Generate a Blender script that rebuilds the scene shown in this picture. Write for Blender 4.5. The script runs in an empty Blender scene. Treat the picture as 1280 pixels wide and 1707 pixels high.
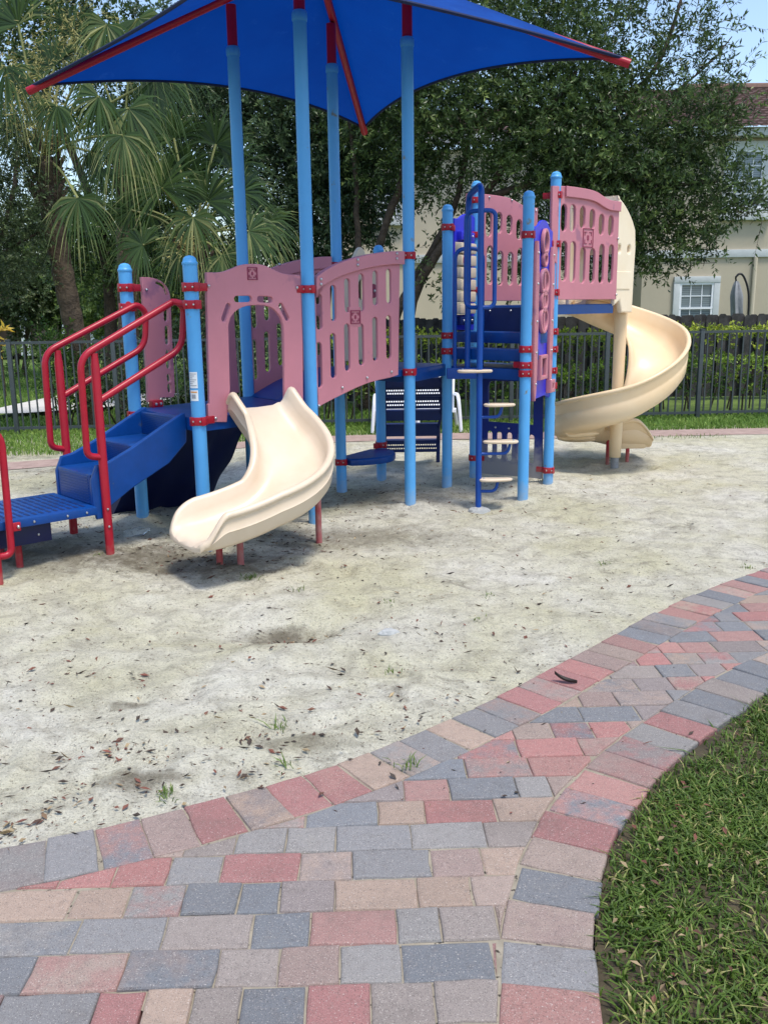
import bpy, bmesh, math, random
import numpy as np
from mathutils import Vector, Matrix, noise
from mathutils.geometry import tessellate_polygon
R_ = math.radians
random.seed(7); RNG = np.random.default_rng(7)
scene = bpy.context.scene
COL = scene.collection

# ------------------------------------------------------------------ camera, sky, sun, exposure
F_PX, W_PX, H_PX = 1520.0, 1280.0, 1707.0
CAM_H = 1.57
PITCH = math.atan(343.5 / F_PX); ROLL = .0134
_fw = np.array([0, math.cos(PITCH), -math.sin(PITCH)])
_r = np.array([1., 0, 0]); _u = np.cross(_r, _fw)
CR = math.cos(ROLL) * _r - math.sin(ROLL) * _u
CU = math.sin(ROLL) * _r + math.cos(ROLL) * _u
CF = _fw; CC = np.array([0, 0, CAM_H])
cam_d = bpy.data.cameras.new("camera"); cam = bpy.data.objects.new("camera", cam_d); COL.objects.link(cam)
cam_d.sensor_fit = 'HORIZONTAL'; cam_d.sensor_width = 36; cam_d.lens = 36 * F_PX / W_PX
cam_d.clip_start = .05; cam_d.clip_end = 2000
cam.matrix_world = Matrix(((CR[0], CU[0], -CF[0], CC[0]), (CR[1], CU[1], -CF[1], CC[1]), (CR[2], CU[2], -CF[2], CC[2]), (0, 0, 0, 1)))
scene.camera = cam

SUN = Vector((.7, -.9, 3.0)).normalized()
world = bpy.data.worlds.new("World"); scene.world = world; world.use_nodes = True
nt = world.node_tree; bg = nt.nodes["Background"]
sky = nt.nodes.new("ShaderNodeTexSky"); sky.sky_type = 'NISHITA'; sky.sun_disc = False
sky.sun_elevation = math.asin(SUN.z); sky.sun_rotation = math.atan2(SUN.x, SUN.y)
sky.air_density = 1.0; sky.dust_density = 1.3; sky.ozone_density = 1.0
nt.links.new(sky.outputs[0], bg.inputs[0]); bg.inputs[1].default_value = .15
sd = bpy.data.lights.new("sun", 'SUN'); sd.energy = 2.0; sd.angle = R_(12.0); sd.color = (1, .94, .84)
sun = bpy.data.objects.new("sun", sd); COL.objects.link(sun); sun.location = (5, -2, 16)
sun.rotation_euler = SUN.to_track_quat('Z', 'Y').to_euler()
vs = scene.view_settings; vs.view_transform = 'Standard'; vs.look = 'None'; vs.exposure = 0.82; vs.gamma = 1
scene.cycles.max_bounces = 8; scene.cycles.transparent_max_bounces = 8

# ------------------------------------------------------------------ pixel to metre helpers (photo pixels, 1280 x 1707)
def ray(px, py): return CF + CR * (px - W_PX / 2) / F_PX - CU * (py - H_PX / 2) / F_PX
def gnd(px, py, z=0.):
    d = ray(px, py); return CC + d * ((z - CAM_H) / d[2])
def at(px, py, Y):
    d = ray(px, py); return CC + d * (Y / d[1])
def Z(ox, oy, s, pts): return [(ox + x * s, oy + y * s) for x, y in pts]
class Plane:
    """vertical plane through A and B: (u along A->B in metres, z)"""
    def __init__(s, A, B):
        s.A = np.array([A[0], A[1], 0.]); d = np.array([B[0] - A[0], B[1] - A[1], 0.]); s.L = np.linalg.norm(d)
        s.d = d / s.L; s.n = np.array([s.d[1], -s.d[0], 0])
    def uz(s, px, py):
        d = ray(px, py); t = ((s.A - CC) @ s.n) / (d @ s.n); p = CC + d * t
        return ((p - s.A) @ s.d, p[2])
    def P(s, pts): return [s.uz(*p) for p in pts]
    def w(s, u, z, off=0): return s.A + s.d * u + s.n * off + np.array([0, 0, z])

# ------------------------------------------------------------------ materials
def new_mat(name):
    m = bpy.data.materials.new(name); m.use_nodes = True; return m, m.node_tree.nodes, m.node_tree.links
def lin(r, g, b):
    f = lambda c: (c / 255 / 12.92) if c / 255 <= .04045 else ((c / 255 + .055) / 1.055) ** 2.4
    return (f(r), f(g), f(b), 1)
def mat(name, col, rough=.5, var=.12, vscale=6., bump=.15, bscale=180., col2=None, spec=.4, metallic=0, bdist=.002, speck=None, coat=0):
    """plain surface: colour mottled by two noises, fine bump; col2 = second colour for worn or dirty patches"""
    m, N, L = new_mat(name); b = N["Principled BSDF"]
    b.inputs["Roughness"].default_value = rough; b.inputs["Metallic"].default_value = metallic
    b.inputs["Specular IOR Level"].default_value = spec; b.inputs["Coat Weight"].default_value = coat
    tc = N.new("ShaderNodeTexCoord")
    n1 = N.new("ShaderNodeTexNoise"); n1.inputs["Scale"].default_value = vscale; n1.inputs["Detail"].default_value = 6; n1.inputs["Roughness"].default_value = .65
    L.new(tc.outputs["Object"], n1.inputs["Vector"])
    rmp = N.new("ShaderNodeValToRGB"); rmp.color_ramp.elements[0].position = .3; rmp.color_ramp.elements[1].position = .72
    c2 = col2 or tuple(c * (1 - var * 1.6) for c in col[:3]) + (1,)
    rmp.color_ramp.elements[0].color = c2; rmp.color_ramp.elements[1].color = tuple(min(1, c * (1 + var * .5)) for c in col[:3]) + (1,)
    L.new(n1.outputs["Fac"], rmp.inputs["Fac"])
    out = rmp.outputs["Color"]
    if speck:
        n3 = N.new("ShaderNodeTexNoise"); n3.inputs["Scale"].default_value = speck[1]; n3.inputs["Detail"].default_value = 3
        L.new(tc.outputs["Object"], n3.inputs["Vector"])
        r3 = N.new("ShaderNodeValToRGB"); r3.color_ramp.elements[0].position = speck[2]; r3.color_ramp.elements[1].position = speck[2] + .06
        L.new(n3.outputs["Fac"], r3.inputs["Fac"])
        mx = N.new("ShaderNodeMixRGB"); mx.inputs["Color2"].default_value = speck[0]
        L.new(r3.outputs["Color"], mx.inputs["Fac"]); L.new(out, mx.inputs["Color1"]); out = mx.outputs["Color"]
    L.new(out, b.inputs["Base Color"])
    rr = N.new("ShaderNodeMapRange"); rr.inputs["To Min"].default_value = max(.02, rough - .1); rr.inputs["To Max"].default_value = min(1, rough + .15)
    L.new(n1.outputs["Fac"], rr.inputs["Value"]); L.new(rr.outputs[0], b.inputs["Roughness"])
    if bump:
        n2 = N.new("ShaderNodeTexNoise"); n2.inputs["Scale"].default_value = bscale; n2.inputs["Detail"].default_value = 3
        L.new(tc.outputs["Object"], n2.inputs["Vector"])
        bp = N.new("ShaderNodeBump"); bp.inputs["Strength"].default_value = bump; bp.inputs["Distance"].default_value = bdist
        L.new(n2.outputs["Fac"], bp.inputs["Height"]); L.new(bp.outputs[0], b.inputs["Normal"])
    return m
def leaf_mat(name, dark, mid, light, trans=.3, rough=.45):
    m, N, L = new_mat(name); b = N["Principled BSDF"]; b.inputs["Roughness"].default_value = rough; b.inputs["Specular IOR Level"].default_value = .35
    a = N.new("ShaderNodeAttribute"); a.attribute_name = "tint"
    r = N.new("ShaderNodeValToRGB"); r.color_ramp.elements[0].color = dark; r.color_ramp.elements[1].color = light
    e = r.color_ramp.elements.new(.55); e.color = mid
    L.new(a.outputs["Fac"], r.inputs["Fac"]); L.new(r.outputs[0], b.inputs["Base Color"])
    t = N.new("ShaderNodeBsdfTranslucent"); L.new(r.outputs[0], t.inputs["Color"])
    mx = N.new("ShaderNodeMixShader"); mx.inputs[0].default_value = trans
    L.new(b.outputs[0], mx.inputs[1]); L.new(t.outputs[0], mx.inputs[2]); L.new(mx.outputs[0], N["Material Output"].inputs["Surface"])
    return m
M = {}
M['post'] = mat("post_blue_paint", lin(84, 162, 222), .38, .06, 3, .08, 250, speck=(lin(120, 120, 105), 9, .7))
def dusty(m, top=.10, amt=.75):
    N, L = m.node_tree.nodes, m.node_tree.links; b = N["Principled BSDF"]; src = b.inputs["Base Color"].links[0].from_socket
    g = N.new("ShaderNodeNewGeometry"); x = N.new("ShaderNodeSeparateXYZ"); L.new(g.outputs["Position"], x.inputs[0])
    n = N.new("ShaderNodeTexNoise"); n.inputs["Scale"].default_value = 26; n.inputs["Detail"].default_value = 5; L.new(g.outputs["Position"], n.inputs["Vector"])
    a = N.new("ShaderNodeMath"); a.operation = 'MULTIPLY_ADD'; L.new(n.outputs["Fac"], a.inputs[0]); a.inputs[1].default_value = -.28; L.new(x.outputs[2], a.inputs[2])
    r = N.new("ShaderNodeMapRange"); r.inputs["From Min"].default_value = top - .22; r.inputs["From Max"].default_value = top + .02; r.inputs["To Min"].default_value = amt; r.inputs["To Max"].default_value = 0; L.new(a.outputs[0], r.inputs[0])
    mx = N.new("ShaderNodeMixRGB"); L.new(r.outputs[0], mx.inputs[0]); L.new(src, mx.inputs[1]); mx.inputs[2].default_value = lin(176, 170, 152); L.new(mx.outputs[0], b.inputs["Base Color"]); return m
dusty(M['post'], .02, .5)
M['red'] = mat("red_painted_steel", lin(165, 18, 42), .35, .1, 8, .1, 200)
M['reddull'] = mat("faded_red_paint", lin(150, 50, 58), .6, .25, 12, .2, 90, col2=lin(165, 120, 115))
dusty(M['red'], .01, .45)
M['pink'] = mat("pink_plastic_board", lin(194, 124, 136), .45, .07, 2.2, .12, 320, speck=(lin(160, 104, 124), 5, .64))
M['pinkdk'] = mat("dark_pink_plastic", lin(140, 50, 80), .45, .08, 4, .1, 300)
M['cream'] = mat("cream_moulded_plastic", lin(220, 203, 181), .33, .03, 2.0, .06, 400, col2=lin(210, 189, 162), spec=.5)
M['cream2'] = mat("aged_cream_plastic", lin(232, 209, 174), .34, .05, 1.6, .06, 400, col2=lin(226, 196, 154), spec=.5)
M['cream3'] = mat("pale_cream_plastic", lin(236, 221, 196), .34, .05, 1.6, .06, 400, col2=lin(228, 207, 174))
M['tan'] = mat("tan_plastic", lin(222, 206, 178), .45, .06, 4, .08, 300)
M['navy'] = mat("navy_moulded_plastic", lin(4, 66, 140), .34, .16, 5, .12, 220, speck=(lin(60, 80, 120), 16, .68))
M['navydk'] = mat("navy_coated_steel", lin(8, 34, 92), .5, .12, 6, .15, 220)
M['rock'] = mat("deep_blue_rock_plastic", lin(8, 20, 70), .45, .15, 4, .2, 120)
M['violet'] = mat("violet_blue_plastic", lin(48, 52, 200), .38, .05, 3, .06, 300)
M['bar'] = mat("blue_coated_pipe", lin(4, 68, 152), .36, .08, 9, .1, 220)
M['bolt'] = mat("bolt_steel", (.55, .55, .56, 1), .3, .1, 30, 0, metallic=.9)
M['steel'] = mat("galvanised_steel", (.34, .34, .35, 1), .5, .2, 20, .2, 90, metallic=.6)
M['fence'] = mat("bronze_fence_paint", lin(64, 72, 74), .45, .12, 10, .1, 200)
M['white'] = mat("white_plastic", lin(232, 234, 238), .4, .05, 5, .05, 200)
M['trim'] = mat("white_trim_paint", lin(194, 198, 198), .6, .08, 4, .1, 80)
M['stucco'] = mat("beige_stucco", lin(184, 173, 152), .85, .06, 1.2, .6, 70, bdist=.006)
M['stucco2'] = mat("pale_stucco", lin(205, 192, 170), .85, .06, 1.2, .5, 70, bdist=.006)
M['wood'] = mat("weathered_grey_boards", lin(74, 72, 72), .85, .35, 7, .6, 40, col2=lin(38, 37, 38), bdist=.006)
M['bark'] = mat("grey_brown_bark", lin(84, 72, 60), .9, .3, 9, 1.0, 26, col2=lin(44, 37, 31), bdist=.03)
M['palmbark'] = mat("palm_bark", lin(96, 82, 66), .92, .3, 7, 1.0, 22, col2=lin(52, 43, 34), bdist=.03)
M['tile'] = mat("brown_roof_tile", lin(98, 74, 68), .85, .3, 14, .4, 60, col2=lin(66, 52, 48))
M['tileo'] = mat("orange_roof_tile", lin(118, 92, 82), .8, .2, 14, .4, 60)
M['conc'] = mat("pale_concrete", lin(206, 203, 196), .85, .1, 3, .4, 60)
M['concf'] = mat("grey_concrete_footing", lin(176, 178, 176), .8, .2, 18, .8, 60, bdist=.01)
M['brownwall'] = mat("brown_siding", lin(110, 88, 74), .8, .15, 3, .2, 60)
M['dark'] = mat("painted_recess_shade", lin(26, 26, 26), .9, .1, 3, 0)  # near-black colour that paints the shade inside the house entry
M['greyfab'] = mat("grey_umbrella_fabric", lin(150, 152, 155), .85, .12, 14, .3, 200)
M['blackmetal'] = mat("black_powder_coat", lin(30, 30, 32), .45, .1, 8, 0)
M['yellow'] = mat("yellow_leaf", lin(214, 176, 40), .5, .25, 9, .1, 60)
M['canopy_edge'] = mat("dark_blue_webbing", lin(10, 28, 70), .7, .1, 8, .2, 200)
def canopy_mat():
    m, N, L = new_mat("blue_shade_cloth"); b = N["Principled BSDF"]; b.inputs["Roughness"].default_value = .75; b.inputs["Specular IOR Level"].default_value = .2
    tc = N.new("ShaderNodeTexCoord"); n = N.new("ShaderNodeTexNoise"); n.inputs["Scale"].default_value = 2.6; n.inputs["Detail"].default_value = 5
    L.new(tc.outputs["Object"], n.inputs["Vector"]); r = N.new("ShaderNodeValToRGB")
    r.color_ramp.elements[0].position = .3; r.color_ramp.elements[0].color = lin(0, 58, 138); r.color_ramp.elements[1].position = .75; r.color_ramp.elements[1].color = lin(4, 78, 168)
    L.new(n.outputs["Fac"], r.inputs[0]); L.new(r.outputs[0], b.inputs["Base Color"])
    n2 = N.new("ShaderNodeTexNoise"); n2.inputs["Scale"].default_value = 7; n2.inputs["Detail"].default_value = 7; n2.inputs["Roughness"].default_value = .7; n2.inputs["Distortion"].default_value = .6; L.new(tc.outputs["Object"], n2.inputs["Vector"])
    r2 = N.new("ShaderNodeValToRGB"); r2.color_ramp.elements[0].position = .60; r2.color_ramp.elements[1].position = .74; r2.color_ramp.elements[1].color = (.35, .35, .35, 1); L.new(n2.outputs["Fac"], r2.inputs[0])
    mz = N.new("ShaderNodeMixRGB"); mz.inputs[2].default_value = lin(70, 120, 190); L.new(r2.outputs[0], mz.inputs[0]); L.new(r.outputs[0], mz.inputs[1]); L.new(mz.outputs[0], b.inputs["Base Color"])
    t = N.new("ShaderNodeBsdfTranslucent"); t.inputs["Color"].default_value = lin(0, 66, 160)
    mx = N.new("ShaderNodeMixShader"); mx.inputs[0].default_value = .34
    L.new(b.outputs[0], mx.inputs[1]); L.new(t.outputs[0], mx.inputs[2]); L.new(mx.outputs[0], N["Material Output"].inputs["Surface"])
    w = N.new("ShaderNodeTexNoise"); w.inputs["Scale"].default_value = 5; w.inputs["Detail"].default_value = 3
    L.new(tc.outputs["Object"], w.inputs["Vector"])
    bp = N.new("ShaderNodeBump"); bp.inputs["Strength"].default_value = .25; bp.inputs["Distance"].default_value = .03
    L.new(w.outputs["Fac"], bp.inputs["Height"]); L.new(bp.outputs[0], b.inputs["Normal"])
    return m
M['canopy'] = canopy_mat()
def glass_mat():
    m, N, L = new_mat("window_pane"); b = N["Principled BSDF"]; b.inputs["Base Color"].default_value = lin(108, 122, 130); b.inputs["Roughness"].default_value = .12
    b.inputs["Specular IOR Level"].default_value = .7
    tc = N.new("ShaderNodeTexCoord"); w = N.new("ShaderNodeTexWave"); w.bands_direction = 'Z'; w.inputs["Scale"].default_value = 7.0; w.inputs["Distortion"].default_value = .2
    L.new(tc.outputs["Object"], w.inputs["Vector"]); r = N.new("ShaderNodeValToRGB"); r.color_ramp.elements[0].color = lin(84, 98, 106); r.color_ramp.elements[1].color = lin(122, 136, 143)
    L.new(w.outputs["Fac"], r.inputs[0]); L.new(r.outputs[0], b.inputs["Base Color"]); return m
M['glass'] = glass_mat()
M['glassdk'] = mat("dark_window_pane", lin(30, 40, 52), .1, .2, 2, 0, spec=.7)
def clear_mat():
    m, N, L = new_mat("clear_plastic"); b = N["Principled BSDF"]; b.inputs["Base Color"].default_value = (.85, .9, .92, 1); b.inputs["Roughness"].default_value = .12
    b.inputs["Transmission Weight"].default_value = .85; b.inputs["IOR"].default_value = 1.2; return m
M['clear'] = clear_mat()

# ------------------------------------------------------------------ object helpers
def props(o, label=None, cat=None, group=None, kind=None):
    if label: o['label'] = label
    if cat: o['category'] = cat
    if group: o['group'] = group
    if kind: o['kind'] = kind
    return o
def thing(name, loc, label, cat, group=None):
    o = bpy.data.objects.new(name, None); COL.objects.link(o); o.location = Vector(loc); o.empty_display_size = .1
    return props(o, label, cat, group)
def origin_of(p):
    v = Vector((0, 0, 0))
    while p is not None: v += p.location; p = p.parent
    return v
class MB:
    def __init__(s): s.v = []; s.f = []; s.m = []; s.flat = []
    def add(s, verts, faces, mi=0):
        o = len(s.v); s.v += [tuple(map(float, p)) for p in verts]; s.f += [tuple(i + o for i in f) for f in faces]; s.m += [mi] * len(faces); return s
    def box(s, c, size, ax=None, mi=0, bev=0.):
        """box centred at c; ax = (x,y,z) unit axes"""
        ax = ax or ((1, 0, 0), (0, 1, 0), (0, 0, 1)); a = [np.array(k, float) for k in ax]; c = np.array(c, float); h = np.array(size, float) / 2
        if not bev:
            V = [c + a[0] * h[0] * i + a[1] * h[1] * j + a[2] * h[2] * k for i in (-1, 1) for j in (-1, 1) for k in (-1, 1)]
            return s.add(V, [(0, 1, 3, 2), (4, 6, 7, 5), (0, 4, 5, 1), (2, 3, 7, 6), (0, 2, 6, 4), (1, 5, 7, 3)], mi)
        b = min(bev, *(h * .9)); bm = bmesh.new(); bmesh.ops.create_cube(bm, size=1)
        for v in bm.verts: v.co = Vector(v.co) * 2; v.co = (v.co.x * h[0], v.co.y * h[1], v.co.z * h[2])
        bmesh.ops.bevel(bm, geom=bm.edges[:], offset=b, segments=2, profile=.6, affect='EDGES')
        bm.verts.index_update()
        V = [c + a[0] * v.co.x + a[1] * v.co.y + a[2] * v.co.z for v in bm.verts]; Fs = [tuple(v.index for v in f.verts) for f in bm.faces]
        bm.free(); return s.add(V, Fs, mi)
    def tube(s, path, r, seg=10, mi=0, cap=True, radii=None):
        P = [np.array(p, float) for p in path]; n = len(P); V = []; up = None
        for i in range(n):
            t = P[min(i + 1, n - 1)] - P[max(i - 1, 0)]; t = t / (np.linalg.norm(t) + 1e-9)
            if up is None:
                up = np.array([0, 0, 1.]) if abs(t[2]) < .9 else np.array([1., 0, 0])
            x = np.cross(up, t); x /= np.linalg.norm(x) + 1e-9; up = np.cross(t, x)
            rr = radii[i] if radii is not None else r
            for k in range(seg):
                a = 2 * math.pi * k / seg; V.append(P[i] + (x * math.cos(a) + up * math.sin(a)) * rr)
        Fs = [(i * seg + k, i * seg + (k + 1) % seg, (i + 1) * seg + (k + 1) % seg, (i + 1) * seg + k) for i in range(n - 1) for k in range(seg)]
        if cap: Fs += [tuple(range(seg))[::-1], tuple((n - 1) * seg + k for k in range(seg))]
        return s.add(V, Fs, mi)
    def lathe(s, base, prof, seg=20, mi=0):
        """profile [(r,z)] round a vertical axis at base"""
        V = []; n = len(prof)
        for r, z in prof:
            for k in range(seg): a = 2 * math.pi * k / seg; V.append((base[0] + r * math.cos(a), base[1] + r * math.sin(a), base[2] + z))
        Fs = [(i * seg + k, i * seg + (k + 1) % seg, (i + 1) * seg + (k + 1) % seg, (i + 1) * seg + k) for i in range(n - 1) for k in range(seg)]
        Fs += [tuple(range(seg))[::-1], tuple((n - 1) * seg + k for k in range(seg))]
        return s.add(V, Fs, mi)
    def ball(s, c, r, mi=0, seg=8):
        V = []; n = 5
        for i in range(n):
            ph = -math.pi / 2 + math.pi * (i + .5) / n
            for k in range(seg): a = 2 * math.pi * k / seg; V.append((c[0] + r * math.cos(ph) * math.cos(a), c[1] + r * math.cos(ph) * math.sin(a), c[2] + r * math.sin(ph)))
        Fs = [(i * seg + k, i * seg + (k + 1) % seg, (i + 1) * seg + (k + 1) % seg, (i + 1) * seg + k) for i in range(n - 1) for k in range(seg)]
        Fs += [tuple(range(seg))[::-1], tuple((n - 1) * seg + k for k in range(seg))]
        return s.add(V, Fs, mi)
    def board(s, frame, outer, holes=(), th=.03, off=0., bev=.005, mi=0):
        """flat board in a Plane-like frame (frame.w(u,z,off)), outline and holes in (u,z), thickness th centred on off, edges rounded"""
        loops = [ccw(outer, True)] + [ccw(h, False) for h in holes]
        rings = [(bev, th / 2), (bev * .3, th / 2 - bev * .3), (0, th / 2 - bev), (0, -th / 2 + bev), (bev * .3, -th / 2 + bev * .3), (bev, -th / 2)]
        base = len(s.v); V = []; Fs = []; idx = {}
        for li, lp in enumerate(loops):
            for ri, (ins, dz) in enumerate(rings):
                q = inset(lp, ins)
                idx[li, ri] = len(V); V += [frame.w(u, z, off + dz) for u, z in q]
            n = len(lp)
            for ri in range(len(rings) - 1):
                a, b = idx[li, ri], idx[li, ri + 1]
                Fs += [(a + k, b + k, b + (k + 1) % n, a + (k + 1) % n) for k in range(n)]
        ins = [inset(lp, bev) for lp in loops]; flat = [p for l in ins for p in l]
        tris = tessellate_polygon([[Vector((u, z, 0)) for u, z in l] for l in ins]); n_side = len(Fs)
        mp = {}; c = 0
        for li, l in enumerate(ins):
            for k in range(len(l)): mp[c] = (li, k); c += 1
        for t in tris:
            (p, q, r) = [flat[i] for i in t]
            cr = (q[0] - p[0]) * (r[1] - p[1]) - (q[1] - p[1]) * (r[0] - p[0])
            if abs(cr) < 1e-12: continue
            if cr < 0: t = (t[0], t[2], t[1])
            Fs.append(tuple(idx[mp[i][0], 0] + mp[i][1] for i in t))
            Fs.append(tuple(idx[mp[i][0], 5] + mp[i][1] for i in (t[0], t[2], t[1])))
        s.flat += list(range(len(s.f) + n_side, len(s.f) + len(Fs)))
        return s.add(V, Fs, mi)
    def build(s, name, mats, parent=None, smooth=35, recalc=False):
        o0 = origin_of(parent) if parent is not None else Vector((0, 0, 0))
        me = bpy.data.meshes.new(name); me.from_pydata([(x - o0.x, y - o0.y, z - o0.z) for x, y, z in s.v], [], s.f)
        for m in (mats if isinstance(mats, (list, tuple)) else [mats]): me.materials.append(m)
        me.polygons.foreach_set("material_index", s.m)
        if recalc:
            bm = bmesh.new(); bm.from_mesh(me); bmesh.ops.recalc_face_normals(bm, faces=bm.faces[:]); bm.to_mesh(me); bm.free()
        if smooth:
            me.polygons.foreach_set("use_smooth", [True] * len(me.polygons)); me.update(); me.set_sharp_from_angle(angle=R_(smooth))
            for i in s.flat: me.polygons[i].use_smooth = False
        me.update()
        o = bpy.data.objects.new(name, me); COL.objects.link(o)
        if parent is not None: o.parent = parent
        return o
def ccw(p, want):
    p = [tuple(map(float, q)) for q in p]
    a = sum(p[i - 1][0] * p[i][1] - p[i][0] * p[i - 1][1] for i in range(len(p)))
    return p if (a > 0) == want else p[::-1]
def inset(p, d):
    """shift a loop to its left side by d (outer ccw -> inwards; hole cw -> outwards into the material)"""
    if d == 0: return p
    n = len(p); out = []
    for i in range(n):
        a, b, c = np.array(p[i - 1]), np.array(p[i]), np.array(p[(i + 1) % n])
        e1, e2 = b - a, c - b; e1 = e1 / (np.linalg.norm(e1) + 1e-9); e2 = e2 / (np.linalg.norm(e2) + 1e-9)
        n1, n2 = np.array([-e1[1], e1[0]]), np.array([-e2[1], e2[0]]); m = n1 + n2; l = np.linalg.norm(m)
        m = n1 if l < .2 else m / l; k = d / max(.45, m @ n1); out.append(tuple(b + m * k))
    return out
def smooth_poly(pts, it=2, closed=False):
    """Chaikin corner cutting"""
    P = [np.array(p, float) for p in pts]
    for _ in range(it):
        Q = [] if closed else [P[0]]
        for i in range(len(P) if closed else len(P) - 1):
            a, b = P[i], P[(i + 1) % len(P)]; Q += [a * .75 + b * .25, a * .25 + b * .75]
        if not closed: Q.append(P[-1])
        P = Q
    return [tuple(p) for p in P]
def capsule(u, z0, z1, hw, n=6, du=0.):
    """upright slot; du leans the top end sideways"""
    z0 += hw; z1 -= hw; p = []
    for k in range(n + 1): a = math.pi * k / n; p.append((u + du + hw * math.cos(a), z1 + hw * math.sin(a)))
    for k in range(n + 1): a = math.pi + math.pi * k / n; p.append((u + hw * math.cos(a), z0 + hw * math.sin(a)))
    return p
def capsule2(a, b, hw, n=6):
    a, b = np.array(a), np.array(b); d = (b - a) / np.linalg.norm(b - a); t = math.atan2(d[1], d[0]); p = []
    for k in range(n + 1): q = t - math.pi / 2 + math.pi * k / n; p.append((b[0] + hw * math.cos(q), b[1] + hw * math.sin(q)))
    for k in range(n + 1): q = t + math.pi / 2 + math.pi * k / n; p.append((a[0] + hw * math.cos(q), a[1] + hw * math.sin(q)))
    return p
def bend(pts, r=.06, n=5):
    """round the corners of a 3-D polyline"""
    P = [np.array(p, float) for p in pts]; out = [P[0]]
    for i in range(1, len(P) - 1):
        a, b, c = P[i - 1], P[i], P[i + 1]; la, lc = np.linalg.norm(a - b), np.linalg.norm(c - b); q = min(r, la * .48, lc * .48)
        s, e = b + (a - b) / la * q, b + (c - b) / lc * q
        for k in range(n + 1): t = k / n; out.append(s * (1 - t) ** 2 + b * 2 * t * (1 - t) + e * t * t)
    out.append(P[-1]); return out
def npmesh(name, V, Fq, mats, parent=None, tint=None, smooth=False, mi=None):
    V = np.asarray(V, np.float32).reshape(-1, 3); Fq = np.asarray(Fq, np.int32); k = Fq.shape[1]
    if parent is not None: V = V - np.array(origin_of(parent), np.float32)
    me = bpy.data.meshes.new(name); me.vertices.add(len(V)); me.vertices.foreach_set("co", V.ravel())
    me.loops.add(Fq.size); me.loops.foreach_set("vertex_index", Fq.ravel())
    me.polygons.add(len(Fq)); me.polygons.foreach_set("loop_start", np.arange(0, Fq.size, k, dtype=np.int32))
    for m in (mats if isinstance(mats, (list, tuple)) else [mats]): me.materials.append(m)
    if mi is not None: me.polygons.foreach_set("material_index", np.asarray(mi, np.int32))
    if tint is not None:
        at_ = me.attributes.new("tint", 'FLOAT', 'FACE'); at_.data.foreach_set("value", np.asarray(tint, np.float32))
    me.polygons.foreach_set("use_smooth", np.full(len(Fq), smooth)); me.update(); me.validate()
    o = bpy.data.objects.new(name, me); COL.objects.link(o)
    if parent is not None: o.parent = parent
    return o
def copy_tree(o, parent=None):
    c = o.copy(); COL.objects.link(c); c.parent = parent
    for ch in o.children: copy_tree(ch, c)
    return c

# value noise on arrays
def _hash(i, j, s):
    h = (i * 374761393 + j * 668265263 + s * 974711) & 0x7fffffff; h = ((h ^ (h >> 13)) * 1274126177) & 0x7fffffff
    return ((h ^ (h >> 16)) & 0xffff) / 65535.
def vnoise(x, y, f, s=0):
    x = np.asarray(x) * f; y = np.asarray(y) * f; i = np.floor(x).astype(np.int64); j = np.floor(y).astype(np.int64); u = x - i; v = y - j
    u = u * u * (3 - 2 * u); v = v * v * (3 - 2 * v)
    return (_hash(i, j, s) * (1 - u) + _hash(i + 1, j, s) * u) * (1 - v) + (_hash(i, j + 1, s) * (1 - u) + _hash(i + 1, j + 1, s) * u) * v - .5
def G(x, y, cx, cy, rx, ry): return np.exp(-((x - cx) / rx) ** 2 - ((y - cy) / ry) ** 2)
def gh(x, y):
    """sand height"""
    x = np.asarray(x, float); y = np.asarray(y, float)
    far = np.clip((y - 3.0) / 1.5, 0, 1)
    z = .1 * G(x, y, -2.15, 5.7, .85, 1.0) + .05 * G(x, y, -1.7, 6.6, .5, .5)
    z = z - .07 * G(x, y, -.50, 4.33, .36, .20) - .05 * G(x, y, -.36, 4.42, .14, .10) + .03 * G(x, y, -.2, 4.05, .5, .18)
    z = z - .035 * G(x, y, .76, 7.1, .3, .25) - .03 * G(x, y, 2.1, 8.8, .5, .3)
    for cx, cy in ((-1.735, 6.40), (-.501, 6.436), (-.361, 7.735), (-.018, 8.296), (.558, 7.885), (.212, 7.142), (.843, 8.354), (1.134, 7.29), (1.46, 7.96)): z = z + .035 * G(x, y, cx + .03, cy + .05, .15, .12)
    z = z + (.036 * vnoise(x, y, .9, 1) + .022 * vnoise(x, y, 2.3, 2) + .016 * vnoise(x, y, 5.5, 3)) * (.35 + .65 * far)
    z = z + .016 * vnoise(x, y, 12, 4) + .009 * vnoise(x, y, 25, 5)
    return z

# ------------------------------------------------------------------ setting: ground sheets, sand, paver path
FAR_PX = [(-260, 1447), (-120, 1428), (0, 1410), (32, 1407), (110, 1392), (190, 1372), (265, 1355), (335, 1340), (402, 1322), (467, 1302), (527, 1285), (577, 1267), (640, 1243), (672, 1230), (717, 1210), (765, 1190),
          (795, 1177), (830, 1160), (862, 1145), (892, 1130), (917, 1115), (947, 1097), (972, 1085), (995, 1072), (1022, 1057), (1042, 1045), (1087, 1022), (1107, 1012), (1150, 992), (1195, 971), (1240, 958), (1280, 946), (1330, 930), (1400, 912), (1500, 890), (1700, 858), (2000, 824), (2400, 795)]
NEAR_PX = [(1035, 2050), (1028, 1900), (1014, 1775), (1007, 1707), (997, 1655), (990, 1600), (988, 1545), (996, 1495), (1004, 1455), (1015, 1415), (1032, 1380), (1050, 1350), (1070, 1325), (1092, 1300), (1117, 1275), (1142, 1252), (1170, 1232), (1200, 1212), (1232, 1190), (1247, 1172), (1275, 1155), (1330, 1125), (1400, 1094), (1500, 1056), (1640, 1008), (1850, 955), (2150, 905), (2600, 860)]
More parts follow.
